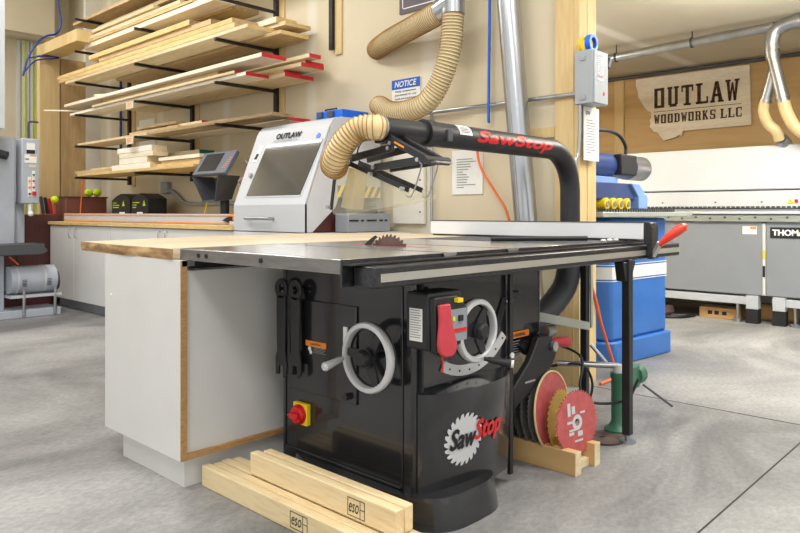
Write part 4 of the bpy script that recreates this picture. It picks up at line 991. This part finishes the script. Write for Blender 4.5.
# ------------------------------------------------------------------ wall pipes, hoses, papers
h1 = bez([(3.615, 3.66, 2.19), (3.56, 3.56, 2.19), (3.50, 3.406, 2.20), (3.45, 3.17, 2.225), (3.42, 2.967, 2.254), (3.42, 2.87, 2.279)], 10)
o = ribbed(h1, .072, 60, .001, 'wall_dust_hose', M['hose'], M['hose_line']); tag(o, 'cream ribbed dust hose running up the wall from the round port', 'hose')
h2 = bez([(3.42, 2.776, 2.26), (3.42, 2.789, 2.081), (3.41, 2.815, 1.944), (3.40, 2.88, 1.80), (3.38, 2.97, 1.70), (3.38, 3.13, 1.665), (3.40, 3.30, 1.68), (3.44, 3.44, 1.735), (3.50, 3.50, 1.74), (3.56, 3.51, 1.70)], 10)
o = ribbed(h2, .066, 64, .003, 'wall_dust_hose', M['hose'], M['hose_line']); tag(o, 'cream ribbed dust hose sweeping down from the metal wye to the hood', 'hose')
o = MB().tube([(3.42, 2.776, 2.24), (3.42, 2.776, 2.38), (3.42, 2.776, 4.2)], .074, 28).tube([(3.42, 2.88, 2.275), (3.42, 2.78, 2.31)], .078, 28).build('duct_wye', M['galv'], None); tag(o, 'galvanised duct wye at the top where the cream hoses join', 'duct')
dt = thing('round_duct', 'leaning galvanised round duct running up the wall left of the post', 'duct', (3.5, 2.25, .5))
MB().cyl((3.5, 2.20, .0), (3.5, 2.60, 4.2), .068, n=28).build('duct_pipe', M['galv'], dt)
MB().bar((3.431, 2.228, .3), (3.431, 2.58, 4.0), .004, .006, (1, 0, 0)).build('duct_seam', M['steel'], dt)
o = MB().tube(bez([(3.575, 2.60, 3.2), (3.575, 2.607, 2.3), (3.575, 2.615, 1.65), (3.585, 2.62, 1.56)], 8), .009, 10).build('air_line', M['bright_blue'], None); tag(o, 'blue air line hanging straight down the wall beside the galvanised duct', 'air line')
o = MB().tube(bez([(3.58, 2.72, 1.52), (3.57, 2.68, 1.30), (3.56, 2.55, 1.12), (3.56, 2.46, .98), (3.57, 2.42, .7)], 8), .008, 10).build('extension_cord', M['orange_red'], None); tag(o, 'orange extension cord draped on the wall behind the black overarm', 'cord')
o = MB().cyl((3.585, 3.9, 1.672), (3.585, 2.0, 1.672), .013, n=12).build('electrical_conduit', M['galv'], None); tag(o, 'thin galvanised conduit running level along the wall to the grey box', 'conduit')
o = MB().cyl((3.59, 3.10, .92), (3.59, 3.10, 1.66), .010, n=12).build('electrical_conduit', M['galv'], None); tag(o, 'thin vertical conduit on the wall behind the white fence end', 'conduit')
nt = thing('notice_sign', 'white NOTICE sign with blue header on the cream wall', 'sign', (3.61, 3.36, 1.78))
MB().box(3.612, 3.619, 3.225, 3.495, 1.78, 1.94).build('sign_plate', M['paper'], nt)
MB().box(3.610, 3.612, 3.225, 3.495, 1.873, 1.94).build('blue_header', M['notice_blue'], nt)
text('sign_text', 'NOTICE', (3.61, 3.465, 1.885), (0, -1, 0), (0, 0, 1), .21, .042, M['paper'], nt, depth=.002, bold=.02, shear=.2)
for i, s in enumerate(('Only employees', 'permitted to use', 'tools and equipment')):
    text('sign_text', s, (3.612, 3.46, 1.846-.026*i), (0, -1, 0), (0, 0, 1), .20, .017, M['ink'], nt, depth=.002, bold=.01)
o = MB().box(3.61, 3.618, 3.05, 3.42, 2.40, 2.95).build('wall_poster', M['plum'], None); tag(o, 'dark plum framed poster high on the cream wall', 'poster')
frame_x(3.61, 3.08, 3.39, 2.43, 2.92, .008, .002).build('poster_border', M['paper'], o)
o = MB().box(3.612, 3.619, 2.69, 2.94, 1.115, 1.405).build('paper_sheet', M['paper'], None); tag(o, 'printed sheet in a clear sleeve taped to the wall behind the overarm', 'paper')
lines_mb((3.611, 2.90, 1.15), (0, -1, 0), (0, 0, 1), .16, .2, 12, .001, .7).build('sheet_text', M['inkgray'], o)
o = B(3.612, 3.6185, 7.0, 7.35, 1.45, 2.0).build('paper_sheet', M['paper'], None); tag(o, 'white blank sheet on the wall behind the rack', 'paper')
o = MB().tube([(3.59, 7.75, 3.2), (3.59, 7.75, 1.62)], .014, 10).build('air_line', M['hose_blue'], None); tag(o, 'dark blue air line dropping behind the far end of the lumber rack', 'air line')
MB().tube([(3.59, 7.75, 1.62), (3.59, 7.75, 1.5)], .022, 10).build('coupling', M['steel'], o)
o = MB().tube(bez([(3.09, 8.25, 3.9), (3.095, 8.25, 3.398), (3.127, 8.25, 3.155), (3.084, 8.25, 3.022), (2.977, 8.25, 2.969), (2.882, 8.25, 2.885), (2.778, 8.25, 2.691), (2.728, 8.25, 2.486)], 8), .011, 8).tube(bez([(2.789, 8.24, 2.693), (2.955, 8.23, 2.74), (3.095, 8.23, 2.745), (3.03, 8.23, 2.72), (2.851, 8.23, 2.67), (2.738, 8.24, 2.532)], 8), .008, 8).build('air_line', M['hose_blue'], None); tag(o, 'dark blue coiled air line looping beside the plywood post at far left', 'air line')

# electrical box on post
eb = thing('electrical_box', 'grey electrical switch box with stickers mounted on the timber post', 'electrical box', (3.63, 1.95, 1.6))
MB().box(3.545, 3.715, 1.885, 1.998, 1.605, 1.905).build('box_body', M['box_gray'], eb, bevel=.004)
BX('box_cover', M['box_gray'], eb, 3.552, 3.708, 1.878, 1.885, 1.61, 1.90)
for z0, z1, m in ((1.86, 1.885, 'paper'), (1.77, 1.855, 'paper'), (1.735, 1.765, 'paper')):
    BX('sticker', M[m], eb, 3.585, 3.65, 1.876, 1.878, z0, z1)
text('sticker_text', 'EATON', (3.59, 1.876, 1.866), (1, 0, 0), (0, 0, 1), .05, .012, M['notice_blue'], eb, depth=.001, bold=.02)
lines_mb((3.59, 1.876, 1.775), (1, 0, 0), (0, 0, 1), .05, .075, 6, .001).build('sticker_lines', M['inkgray'], eb)
BX('danger_strip', M['red'], eb, 3.588, 3.646, 1.875, 1.876, 1.752, 1.762)
MB().cyl((3.66, 1.878, 1.665), (3.66, 1.876, 1.665), .011, n=16).build('round_sticker', M['paddle'], eb)
MB().prism([(3.715, 1.91, 1.86), (3.77, 1.91, 1.85), (3.775, 1.91, 1.77), (3.745, 1.91, 1.72), (3.735, 1.91, 1.74), (3.715, 1.91, 1.75)], (0, .03, 0)).build('switch_lever', M['white_paint'], eb, bevel=.004)
MB().bar((3.745, 1.90, 1.83), (3.775, 1.90, 1.885), .02, .03).build('lever_grip', M['black_plastic'], eb, bevel=.004)
for z in (1.64, 1.86): BX('latch', M['steel'], eb, 3.54, 3.546, 1.93, 1.96, z-.012, z+.012)
tp = thing('tape_roll', 'blue and yellow tape roll resting on top of the electrical box', 'tape roll', (3.63, 1.93, 1.905))
MB().lathe((3.63, 1.935, 1.957), (0, -1, 0), [(.032, -.02), (.05, -.02), (.05, .012), (.032, .012)], 32, True).build('blue_tape', M['bright_blue'], tp)
MB().lathe((3.61, 1.965, 1.951), (-.4, -1, 0), [(.028, -.015), (.045, -.015), (.045, .01), (.028, .01)], 32, True).build('yellow_tape', M['yellow'], tp)
pp = MB().box(3.60, 3.775, 1.968, 1.972, 1.295, 1.60).build('hanging_papers', M['paper'], None); tag(pp, 'printed pages clipped below the electrical box on the post', 'paper')
lines_mb((3.625, 1.968, 1.33), (1, 0, 0), (0, 0, 1), .11, .2, 13, .001, .5).build('page_text', M['inkgray'], pp)
text('page_heading', 'SW', (3.62, 1.968, 1.555), (1, 0, 0), (0, 0, 1), .05, .022, M['ink'], pp, depth=.001, bold=.02)
o = MB().tube(bez([(3.565, 1.975, 1.605), (3.57, 1.98, 1.45), (3.565, 1.985, 1.33), (3.545, 1.99, 1.27), (3.55, 1.985, 1.0)], 6), .010, 10).build('electrical_conduit', M['galv'], None); tag(o, 'bent conduit dropping from the grey electrical box down the post', 'conduit')

# ------------------------------------------------------------------ band saw at far left
bs = thing('band_saw', 'large pale grey resaw machine with control box at far left', 'band saw', (2.2, 7.4, 0))
MB().box(1.6, 2.352, 7.30, 7.75, .66, 1.72).build('upper_housing', M['machine_gray'], bs, bevel=.02)
MB().box(1.6, 2.235, 7.25, 7.7, .0, .66).build('lower_housing', M['machine_gray'], bs, bevel=.01)
MB().box(2.235, 2.47, 7.42, 7.7, .66, 1.10).build('rear_column', M['machine_gray'], bs, bevel=.01)
MB().prism([(1.7, 7.0, .60), (2.47, 7.0, .60), (2.53, 7.0, .62), (2.53, 7.0, .65), (2.50, 7.0, .67), (2.51, 7.0, .70), (1.7, 7.0, .70)], (0, .35, 0)).build('work_table', M['dark_gray'], bs, bevel=.006)
MB().cyl((2.16, 7.28, 1.56), (2.25, 7.22, 1.53), .04, n=14).build('guide_knob', M['black_plastic'], bs)
cb = MB().box(2.382, 2.545, 7.24, 7.41, 1.08, 1.71).build('control_box', M['machine_gray'], bs, bevel=.012)
BX('meter_panel', M['paper'], cb, 2.425, 2.500, 7.235, 7.241, 1.60, 1.665); BX('meter_panel', M['ink'], cb, 2.425, 2.500, 7.235, 7.241, 1.565, 1.60)
lp = BX('name_plate', M['paper'], cb, 2.407, 2.515, 7.236, 7.241, 1.475, 1.555); BX('orange_strip', M['orange'], lp, 2.455, 2.510, 7.234, 7.236, 1.54, 1.552)
text('plate_text', 'AAA', (2.411, 7.236, 1.50), (1, 0, 0), (0, 0, 1), .035, .02, M['ink'], lp, depth=.001, bold=.03)
BX('masking_tape', M['tape'], cb, 2.445, 2.510, 7.236, 7.241, 1.43, 1.455)
for x0, n in ((2.450, 3), (2.487, 4)):
    BX('button_plate', M['paper'], cb, x0-.014, x0+.016, 7.236, 7.241, 1.15, 1.15+.062*n)
for x, z, m in ((2.450, 1.30, 'orange'), (2.450, 1.24, 'orange'), (2.450, 1.175, 'dark_gray'), (2.487, 1.36, 'green_paint'), (2.487, 1.30, 'red'), (2.487, 1.24, 'red')):
    MB().cyl((x, 7.236, z), (x, 7.222, z), .010, n=14).build('push_button', M[m], cb)
MB().box(2.473, 2.507, 7.215, 7.238, 1.16, 1.20).build('stop_button', M['red'], cb, bevel=.004)
MB().cyl((2.465, 7.27, 1.08), (2.465, 7.27, 1.0), .015, n=12).sphere((2.465, 7.25, .985), .028, 12).build('cable_gland', M['paper'], cb)
MB().tube(bez([(2.48, 7.35, 1.71), (2.48, 7.35, 1.86), (2.50, 7.35, 1.885), (2.57, 7.35, 1.885)], 6), .010, 8).build('hook_rod', M['dark_gray'], bs)
MB().box(2.0, 2.70, 7.12, 7.45, .0, .075).build('base_frame', M['machine_gray'], bs, bevel=.006)
mo = MB().cyl((2.25, 7.22, .355), (2.66, 7.22, .355), .13, n=32).build('motor', M['machine_gray'], bs, bevel=.012)
for x in (2.30, 2.54): MB().cyl((x, 7.22, .355), (x+.02, 7.22, .355), .134, n=32).build('motor_band', M['light_gray'], mo)
MB().cyl((2.66, 7.24, .33), (2.70, 7.24, .33), .10, n=28).build('fan_cover', M['dark_gray'], mo)
mb = MB()
for x in (2.34, 2.56):
    for k in range(5): mb.box(x, x+.04, 7.088, 7.094, .30+.014*k, .306+.014*k)
mb.build('vent_slot', M['dark_gray'], mo)
MB().box(2.24, 2.70, 7.1, 7.4, .19, .215).build('motor_plate', M['light_gray'], bs)
for x in (2.36, 2.64): MB().cyl((x, 7.11, .02), (x, 7.11, .27), .014, n=10).build('threaded_rod', M['steel'], bs)
MB().tube([(2.26, 7.2, .58), (2.34, 7.2, .50)], .008, 8).build('power_lead', M['orange_red'], bs)
o = BX('steel_post', M['light_gray'], None, 1.95, 2.16, 7.0, 7.2, 1.76, 4.2); tag(o, 'pale steel post rising at the very left edge above the grey machine', 'post')

# ------------------------------------------------------------------ blue machine in the alcove
bm_ = thing('blue_sanding_machine', 'blue cabinet machine with white stripe standing behind the timber post', 'machine', (4.6, 2.5, 0))
def hexbody(g, z0, z1):
    return [(4.20-g, 2.19, z0), (4.24, 2.12-g, z0), (4.95+g*.6, 2.06-g, z0), (4.98+g, 2.10, z0), (4.98+g, 3.0, z0), (4.20-g, 3.0, z0)], (0, 0, z1-z0)
MB().prism(*hexbody(.03, 0, .155)).build('base_skirt', M['blue'], bm_, bevel=.012)
MB().prism(*hexbody(0, .155, .96)).build('cabinet_body', M['blue'], bm_, bevel=.02)
MB().prism(*hexbody(.003, .56, .64)).build('white_stripe', M['white'], bm_)
MB().prism(*hexbody(.0045, .650, .655)).prism(*hexbody(.0045, .545, .55)).build('thin_stripe', M['white'], bm_)
MB().prism([(3.85, 1.98, .968), (5.20, 1.98, .968), (5.26, 1.98, .99), (5.26, 1.98, 1.0), (3.85, 1.98, 1.0)], (0, .8, 0)).build('feed_table', M['greenish_gray'], bm_, bevel=.004)
mb = MB(); mb.box(3.9, 4.95, 2.0, 2.05, 1.0, 1.016)
for i in range(30): mb.box(3.9+i*.035, 3.92+i*.035, 1.99, 2.0, 1.0, 1.02)
mb.build('feed_chain', M['dark_gray'], bm_)
MB().prism([(3.8, 2.05, 1.08), (4.42, 2.05, 1.08), (4.42, 2.05, 1.10), (4.32, 2.05, 1.185), (3.8, 2.05, 1.185)], (0, .5, 0)).build('pressure_beam', M['dark_blue'], bm_, bevel=.005)
MB().prism([(4.34, 2.03, 1.185), (4.45, 2.03, 1.185), (4.58, 2.03, 1.10), (4.58, 2.03, 1.02), (4.44, 2.03, 1.02), (4.44, 2.03, 1.10)], (0, .45, 0)).build('end_cover', M['lblue'], bm_, bevel=.005)
MB().box(4.581, 4.63, 2.06, 2.4, 1.03, 1.13).build('end_plate', M['light_gray'], bm_)
for x in (4.0, 4.095, 4.19, 4.29):
    w = MB().cyl((x, 2.03, 1.052), (x, 2.10, 1.052), .036, n=24).build('feed_roller', M['yellow'], bm_, label='yellow rimmed feed roller')
    MB().cyl((x, 2.022, 1.052), (x, 2.031, 1.052), .020, n=20).build('roller_hub', M['steel'], w)
mt = MB().cyl((3.95, 2.25, 1.315), (4.72, 2.25, 1.315), .082, n=28).build('motor', M['dark_blue'], bm_)
MB().cyl((4.72, 2.25, 1.315), (4.94, 2.25, 1.315), .088, n=28).lathe((4.94, 2.25, 1.315), (1, 0, 0), [(.09, 0), (.08, .02), (.02, .025), (0, .025)], 28).build('motor_fan', M['steel'], mt)
MB().box(4.42, 4.66, 2.14, 2.20, 1.25, 1.39).build('terminal_box', M['ink'], mt, bevel=.01)
MB().box(3.9, 4.45, 2.18, 2.34, 1.185, 1.235).box(3.82, 3.9, 2.15, 2.4, 1.185, 1.5).build('motor_mount', M['lblue'], bm_, bevel=.004)
MB().tube(bez([(4.60, 2.2, 1.38), (4.60, 2.2, 1.46), (4.48, 2.2, 1.53), (4.25, 2.2, 1.54), (4.0, 2.2, 1.5)], 6), .012, 8).build('motor_cable', M['black_plastic'], mt)
MB().prism([(4.02, 3.2, 1.3), (4.32, 3.2, 1.3), (4.0, 3.2, 1.85), (3.86, 3.2, 1.85)], (0, .3, 0)).build('dust_port', M['greenish_gray'], bm_)
o = MB().tube(bez([(3.72, 1.99, .58), (3.78, 1.99, .48), (3.86, 1.99, .31), (4.0, 1.99, .08), (3.96, 1.95, .012), (3.72, 1.93, .010)], 8), .009, 10).build('extension_cord', M['orange_red'], None); tag(o, 'orange extension cord hanging beside the blue cabinet to the floor', 'cord')

# ------------------------------------------------------------------ edge bander
eb_ = thing('edge_banding_machine', 'long white and grey edge banding machine along the plywood wall', 'machine', (7.2, 2.5, 0))
Y0, Y1 = .2, 5.6
MB().box(6.75, 7.6, Y0, Y1, 1.20, 1.59).build('upper_hood', M['hood_white'], eb_, bevel=.012)
MB().box(6.77, 7.6, Y0, Y1, .96, 1.192).build('lower_hood', M['hood_white'], eb_, bevel=.006)
mb = MB()
for z, y in ((1.09, 2.35), (1.09, 1.95), (1.09, 2.85), (1.09, 3.1)): mb.cyl((6.765, y, z), (6.772, y, z), .008, n=8)
mb.build('hood_screw', M['dark_gray'], eb_)
mb = MB(); mb.box(6.68, 6.75, Y0, Y1, 1.028, 1.038)
for i in range(130): mb.box(6.665, 6.69, Y0+i*.0415, Y0+.026+i*.0415, 1.036, 1.052)
mb.build('feed_chain', M['dark_gray'], eb_)
MB().box(6.70, 6.77, Y0, Y1, .985, 1.028).build('chain_guide', M['white_paint'], eb_)
MB().box(6.72, 6.80, Y0, Y1, .915, .972).build('bolt_rail', M['greenish_gray'], eb_)
mb = MB()
for i in range(40): mb.cyl((6.712, .3+i*.13, .94+.012*(i % 2)), (6.722, .3+i*.13, .94+.012*(i % 2)), .010, n=8)
mb.build('rail_bolt', M['dark_gray'], eb_)
for (a, b) in ((1.94, Y1), (Y0, 1.91)):
    MB().box(6.75, 6.79, a, b, .255, .915).build('grey_panel', M['gray_panel'], eb_, bevel=.004)
MB().box(6.79, 7.55, Y0, Y1, .25, .915).build('frame_body', M['gray_panel'], eb_)
MB().box(6.745, 6.795, 1.913, 1.937, .26, .90).build('panel_gap', M['white'], eb_)
BX('yellow_tab', M['yellow'], eb_, 6.742, 6.745, 1.915, 1.935, .58, .66); BX('dark_tab', M['ink'], eb_, 6.742, 6.745, 1.915, 1.935, .42, .52)
wl = BX('white_label', M['paper'], eb_, 6.745, 6.75, 1.985, 2.105, .80, .87); BX('orange_bar', M['orange'], wl, 6.743, 6.745, 1.99, 2.04, .848, .866)
nl = BX('name_plate', M['ink'], eb_, 6.744, 6.75, 1.2, 1.875, .77, .865, label='black name plate')
text('plate_text', 'THOMAS', (6.744, 1.855, .793), (0, -1, 0), (0, 0, 1), .285, .052, M['paper'], nl, depth=.002, bold=.012, fat=.003)
for y in (1.75, 1.65): MB().prism([(6.768, y, 1.075), (6.768, y-.06, 1.075), (6.768, y-.03, 1.115)], (-.003, 0, 0)).build('warning_triangle', M['yellow'], eb_)
BX('red_sticker', M['red'], eb_, 6.765, 6.769, 1.66, 1.685, 1.08, 1.11)
MB().box(6.745, 6.87, 1.99, Y1, .165, .235).box(6.745, 6.87, Y0, 1.86, .165, .235).build('bottom_beam', M['light_gray'], eb_, bevel=.004)
for y in (2.02, 1.80, 4.4, .4):
    l = MB().box(6.73, 6.81, y-.05, y+.05, .02, .25).build('foot_post', M['light_gray'], eb_)
    MB().box(6.725, 6.815, y-.052, y+.052, .0, .13).build('black_boot', M['ink'], l)
for y in (2.15, 1.68): MB().cyl((6.76, y, 0), (6.76, y, .03), .04, n=14).cyl((6.76, y, .02), (6.76, y, .20), .014, n=10).build('leveling_screw', M['galv'], eb_)
bx = thing('cardboard_box', 'flat cardboard box lying under the grey edge banding machine', 'box', (6.98, 2.35, 0))
MB().box(6.83, 7.13, 2.15, 2.52, .001, .10).build('carton', M['cardboard'], bx, bevel=.003)
MB().box(6.94, 7.0, 2.149, 2.521, .1005, .103).build('tape_strip', M['tape'], bx)
mb = MB()
for y in (2.44, 2.38, 2.31): mb.add([(6.828, y, .035), (6.828, y-.04, .035), (6.828, y-.04, .07), (6.828, y, .07)], [(0, 1, 2, 3)])
mb.build('carton_symbol', M['ink'], bx)
o = thing('coiled_cable', 'coil of brown cable on the floor behind the blue cabinet', 'cable coil', (6.6, 3.05, 0))
MB().lathe((6.75, 2.98, .0), (0, 0, 1), [(.10, .0), (.22, .0), (.24, .03), (.22, .09), (.10, .09), (.09, .03)], 28, True).build('coil', M['blade_rust'], o)
MB().tube(bez([(6.6, 2.9, .02), (6.5, 2.75, .015), (6.6, 2.6, .015), (6.8, 2.55, .015)], 6), .015, 8).build('cable_tail', M['black_plastic'], o)
o = MB().cyl((7.0, 2.02, .082), (7.0, 1.72, .082), .08, n=18).build('cardboard_tube', M['cardboard'], None, bevel=.004); tag(o, 'brown roll under the edge banding machine between its two feet', 'roll')

# ------------------------------------------------------------------ alcove sign
sg = thing('wooden_wall_sign', 'whitewashed wooden wall sign with burnt OUTLAW WOODWORKS LLC lettering', 'sign', (8.17, 3.1, 1.9))
out = [(3.77, 2.61), (2.481, 2.61), (2.461, 1.95), (3.20, 1.945), (3.215, 1.885), (3.25, 1.90), (3.30, 1.87), (3.36, 1.86), (3.424, 1.845), (3.47, 1.90), (3.50, 1.95), (3.55, 1.965), (3.575, 2.0), (3.60, 2.02), (3.585, 2.06), (3.60, 2.10), (3.575, 2.13), (3.583, 2.20), (3.62, 2.215), (3.66, 2.26), (3.70, 2.33), (3.74, 2.39), (3.745, 2.47), (3.77, 2.53)]
MB().prism([(8.165, y, z) for y, z in out], (.03, 0, 0)).build('sign_board', M['sign_wood'], sg)
# slab letters on a 5x7 grid made of bars
def slab(mb, s, x, y0, z0, cw, h, gap):
    # x plane; y0 = left edge (larger y); viewer's right is -y
    G = {
     'O': [(.06, .0, .34, 1), (.66, 0, .94, 1), (.2, 0, .8, .13), (.2, .87, .8, 1)],
     'U': [(.08, .1, .36, 1), (.66, .1, .9, 1), (.2, 0, .8, .15), (0, .9, .44, 1), (.58, .9, 1, 1)],
     'T': [(.36, 0, .64, 1), (0, .88, 1, 1), (0, .68, .12, 1), (.88, .68, 1, 1), (.2, 0, .8, .1)],
     'L': [(.12, 0, .4, 1), (0, .9, .55, 1), (0, 0, 1, .11), (.88, 0, 1, .34)],
     'W': 'W', 'A': 'A', 'D': [(.1, 0, .38, 1), (0, 0, .7, .12), (0, .88, .7, 1), (.66, .08, .94, .92)],
     'R': [(.08, 0, .34, 1), (0, 0, .45, .1), (0, .88, .75, 1), (.64, .52, .9, .94), (.3, .44, .76, .56), (.6, 0, .86, .48), (.6, 0, 1, .1)],
     'K': [(.08, 0, .36, 1), (0, 0, .48, .1), (0, .9, .48, 1), 'k'],
     'S': [(.08, .5, .34, .94), (.2, .88, .8, 1), (.82, .68, .95, 1), (.2, .44, .8, .56), (.66, .06, .92, .5), (.2, 0, .8, .12), (.05, 0, .18, .32)],
     'C': [(.06, .06, .34, .94), (.2, 0, .8, .12), (.2, .88, .8, 1), (.82, .66, .95, 1), (.82, 0, .95, .34)],
    }
    def q(pts, y): mb.prism([(x, y-a*cw, z0+b*h) for a, b in pts], (-.006, 0, 0))
    y = y0
    for ch in s:
        if ch == ' ': y -= cw*.55; continue
        g = G[ch]
        if g == 'A':
            q([(.02, .0), (.36, 1), (.56, 1), (.26, 0)], y); q([(.40, 1), (.62, 1), (.98, 0), (.66, 0)], y); q([(.2, .28), (.8, .28), (.76, .4), (.24, .4)], y); q([(-.04, 0), (.34, 0), (.34, .09), (-.04, .09)], y); q([(.58, 0), (1.04, 0), (1.04, .09), (.58, .09)], y)
        elif g == 'W':
            q([(.02, 1), (.26, 1), (.38, 0), (.22, 0)], y); q([(.22, 0), (.38, 0), (.56, .85), (.46, .85)], y); q([(.44, .85), (.56, .85), (.78, 0), (.62, 0)], y); q([(.62, 0), (.78, 0), (.98, 1), (.78, 1)], y); q([(-.04, .91), (.36, .91), (.36, 1), (-.04, 1)], y); q([(.68, .91), (1.06, .91), (1.06, 1), (.68, 1)], y)
        else:
            for r in g:
                if r == 'k':
                    q([(.3, .45), (.68, 1), (.9, 1), (.46, .4)], y); q([(.36, .52), (.56, .6), (1, 0), (.66, 0)], y)
                else: q([(r[0], r[1]), (r[2], r[1]), (r[2], r[3]), (r[0], r[3])], y)
        y -= cw+gap
mb = MB(); slab(mb, 'OUTLAW', 8.165, 3.545, 2.235, .135, .235, .03); mb.build('sign_lettering', M['burnt'], sg, 'burnt OUTLAW lettering')
mb = MB(); slab(mb, 'WOODWORKS', 8.165, 3.54, 2.05, .066, .105, .0145); mb.build('sign_lettering', M['burnt'], sg, 'burnt WOODWORKS lettering')
mb = MB(); slab(mb, 'LLC', 8.165, 3.54-9*.0805-.0363, 2.05, .066, .105, .0145); mb.build('sign_lettering', M['burnt'], sg, 'burnt LLC lettering')
BX('divider_line', M['burnt'], sg, 8.163, 8.165, 2.56, 3.545, 2.19, 2.196)

# ------------------------------------------------------------------ alcove ducts
ad = thing('ceiling_duct', 'galvanised duct under the alcove ceiling with branching drops', 'duct', (7.0, 2.5, 2.4))
dp = [(6.6, 4.6, 2.60), (6.6, 2.2, 2.60), (6.6, 1.86, 2.60), (6.58, 1.81, 2.58), (6.57, 1.785, 2.53), (6.57, 1.775, 2.45)]
MB().tube([(6.6, 4.8, 2.50), (6.6, 1.80, 2.60)], .042, 20).build('main_run', M['galv'], ad)
MB().tube(bez([(6.6, 1.1, 2.61), (6.6, 1.5, 2.61), (6.6, 1.68, 2.605), (6.6, 1.79, 2.56), (6.6, 1.822, 2.45), (6.6, 1.815, 2.33)], 8), .058, 24).build('elbow_drop', M['galv'], ad)
MB().cyl((6.6, 1.816, 2.34), (6.6, 1.728, 1.94), .052, n=24).cyl((6.6, 1.80, 2.24), (6.62, 1.885, 1.94), .042, n=20).build('wye_branch', M['galv'], ad)
for a, b, rr in (((6.6, 1.82, 2.42), (6.6, 1.817, 2.39), .064), ((6.6, 1.742, 2.0), (6.6, 1.735, 1.97), .06), ((6.62, 1.873, 1.98), (6.62, 1.88, 1.955), .052), ((6.6, 1.60, 2.61), (6.6, 1.63, 2.61), .066)):
    MB().cyl(a, b, rr, n=24).build('duct_clamp', M['steel'], ad)
for y in (2.5, 3.25, 3.55, 3.75):
    z = 2.60-(y-1.8)*.0333
    MB().lathe((6.6, y, z), (0, 1, 0), [(.044, -.01), (.049, -.01), (.049, .01), (.044, .01)], 20, True).cyl((6.6, y, z+.045), (6.6, y, 2.68), .006, n=6).build('strap', M['dark_gray'], ad)
o = MB().cyl((8.12, 5, 2.64), (8.12, .4, 2.64), .022, n=12).build('wall_conduit', M['dark_gray'], None); tag(o, 'long dark conduit where the plywood wall meets the alcove ceiling', 'conduit')
o = MB().tube(bez([(6.62, 1.883, 1.96), (6.62, 1.893, 1.87), (6.64, 1.86, 1.77), (6.66, 1.80, 1.70), (6.70, 1.79, 1.63)], 8), [.044]*33, 18).build('amber_drop_hose', M['hose_rib'], None); tag(o, 'amber flexible hose, shorter one dropping to the white machine hood', 'hose', 'amber hoses under the branching duct')
MB().cyl((6.80, 1.76, 1.592), (6.74, 1.785, 1.64), .055, n=20).build('hose_cuff', M['galv'], o)
o = MB().tube(bez([(6.6, 1.732, 1.96), (6.6, 1.70, 1.84), (6.61, 1.64, 1.72), (6.63, 1.52, 1.63), (6.66, 1.35, 1.64)], 8), [.05]*33, 18).build('amber_drop_hose', M['hose_rib'], None); tag(o, 'amber flexible hose at the right edge curving off from the duct', 'hose', 'amber hoses under the branching duct')

# ------------------------------------------------------------------ lights
def area(name, loc, size, power, col=(1, 1, 1), rot=(0, 0, 0), sy=None):
    l = bpy.data.lights.new(name, 'AREA'); l.energy = power; l.color = col; l.size = size
    if sy: l.shape = 'RECTANGLE'; l.size_y = sy
    o = bpy.data.objects.new(name, l); C.objects.link(o); o.location = loc; o.rotation_euler = rot; return o
area('ceiling_or_fill_lamp', (1.5, 5.6, 4.12), .5, 105, (1, .985, .95), (0, 0, 0), 2.4)
area('ceiling_or_fill_lamp', (1.2, 8.2, 4.12), .5, 60, (1, .985, .95), (0, 0, 0), 1.6)  # unseen fill, added to brighten the far end wall
area('ceiling_or_fill_lamp', (.2, 2.4, 4.12), .6, 95, (1, .985, .965), (0, 0, 0), 2.4)
area('ceiling_or_fill_lamp', (-.9, -.6, 4.12), 1.0, 110, (1, .99, .98), (0, 0, 0), 2.4)
area('ceiling_or_fill_lamp', (2.6, -.4, 4.12), .8, 110, (1, .98, .96), (0, 0, 0), 2.0)
area('alcove_lamp', (5.1, .9, 2.28), .3, 62, (1, .99, .97), (0, 0, 0), 1.4)
area('alcove_ceiling_fill', (5.1, .9, 2.30), .3, 110, (1, .99, .97), (PI, 0, 0), 1.4)  # unseen upward fill, added to lift the alcove ceiling
area('alcove_lamp', (5.3, 4.6, 2.28), .3, 60, (1, .99, .97), (0, 0, 0), 1.4)
area('alcove_ceiling_fill', (5.3, 4.6, 2.30), .3, 90, (1, .99, .97), (PI, 0, 0), 1.4)  # second added upward fill for the alcove ceiling, out of view
w = bpy.data.worlds.new('world'); bpy.context.scene.world = w; w.use_nodes = True
w.node_tree.nodes['Background'].inputs[0].default_value = (1, .985, .96, 1); w.node_tree.nodes['Background'].inputs[1].default_value = 1.15

# ------------------------------------------------------------------ camera
cd = bpy.data.cameras.new('camera'); cam = bpy.data.objects.new('camera', cd); C.objects.link(cam)
cam.location = (0, 0, 1.0); cam.rotation_euler = (R(90), 0, -R(46.6))
cd.sensor_width = 36; cd.lens = 31.5; cd.shift_y = (212-266.5)/800; cd.clip_start = .05
bpy.context.scene.camera = cam
vs_ = bpy.context.scene.view_settings
vs_.view_transform = 'Standard'; vs_.look = 'None'; vs_.exposure = 0; vs_.gamma = 1; vs_.use_curve_mapping = False
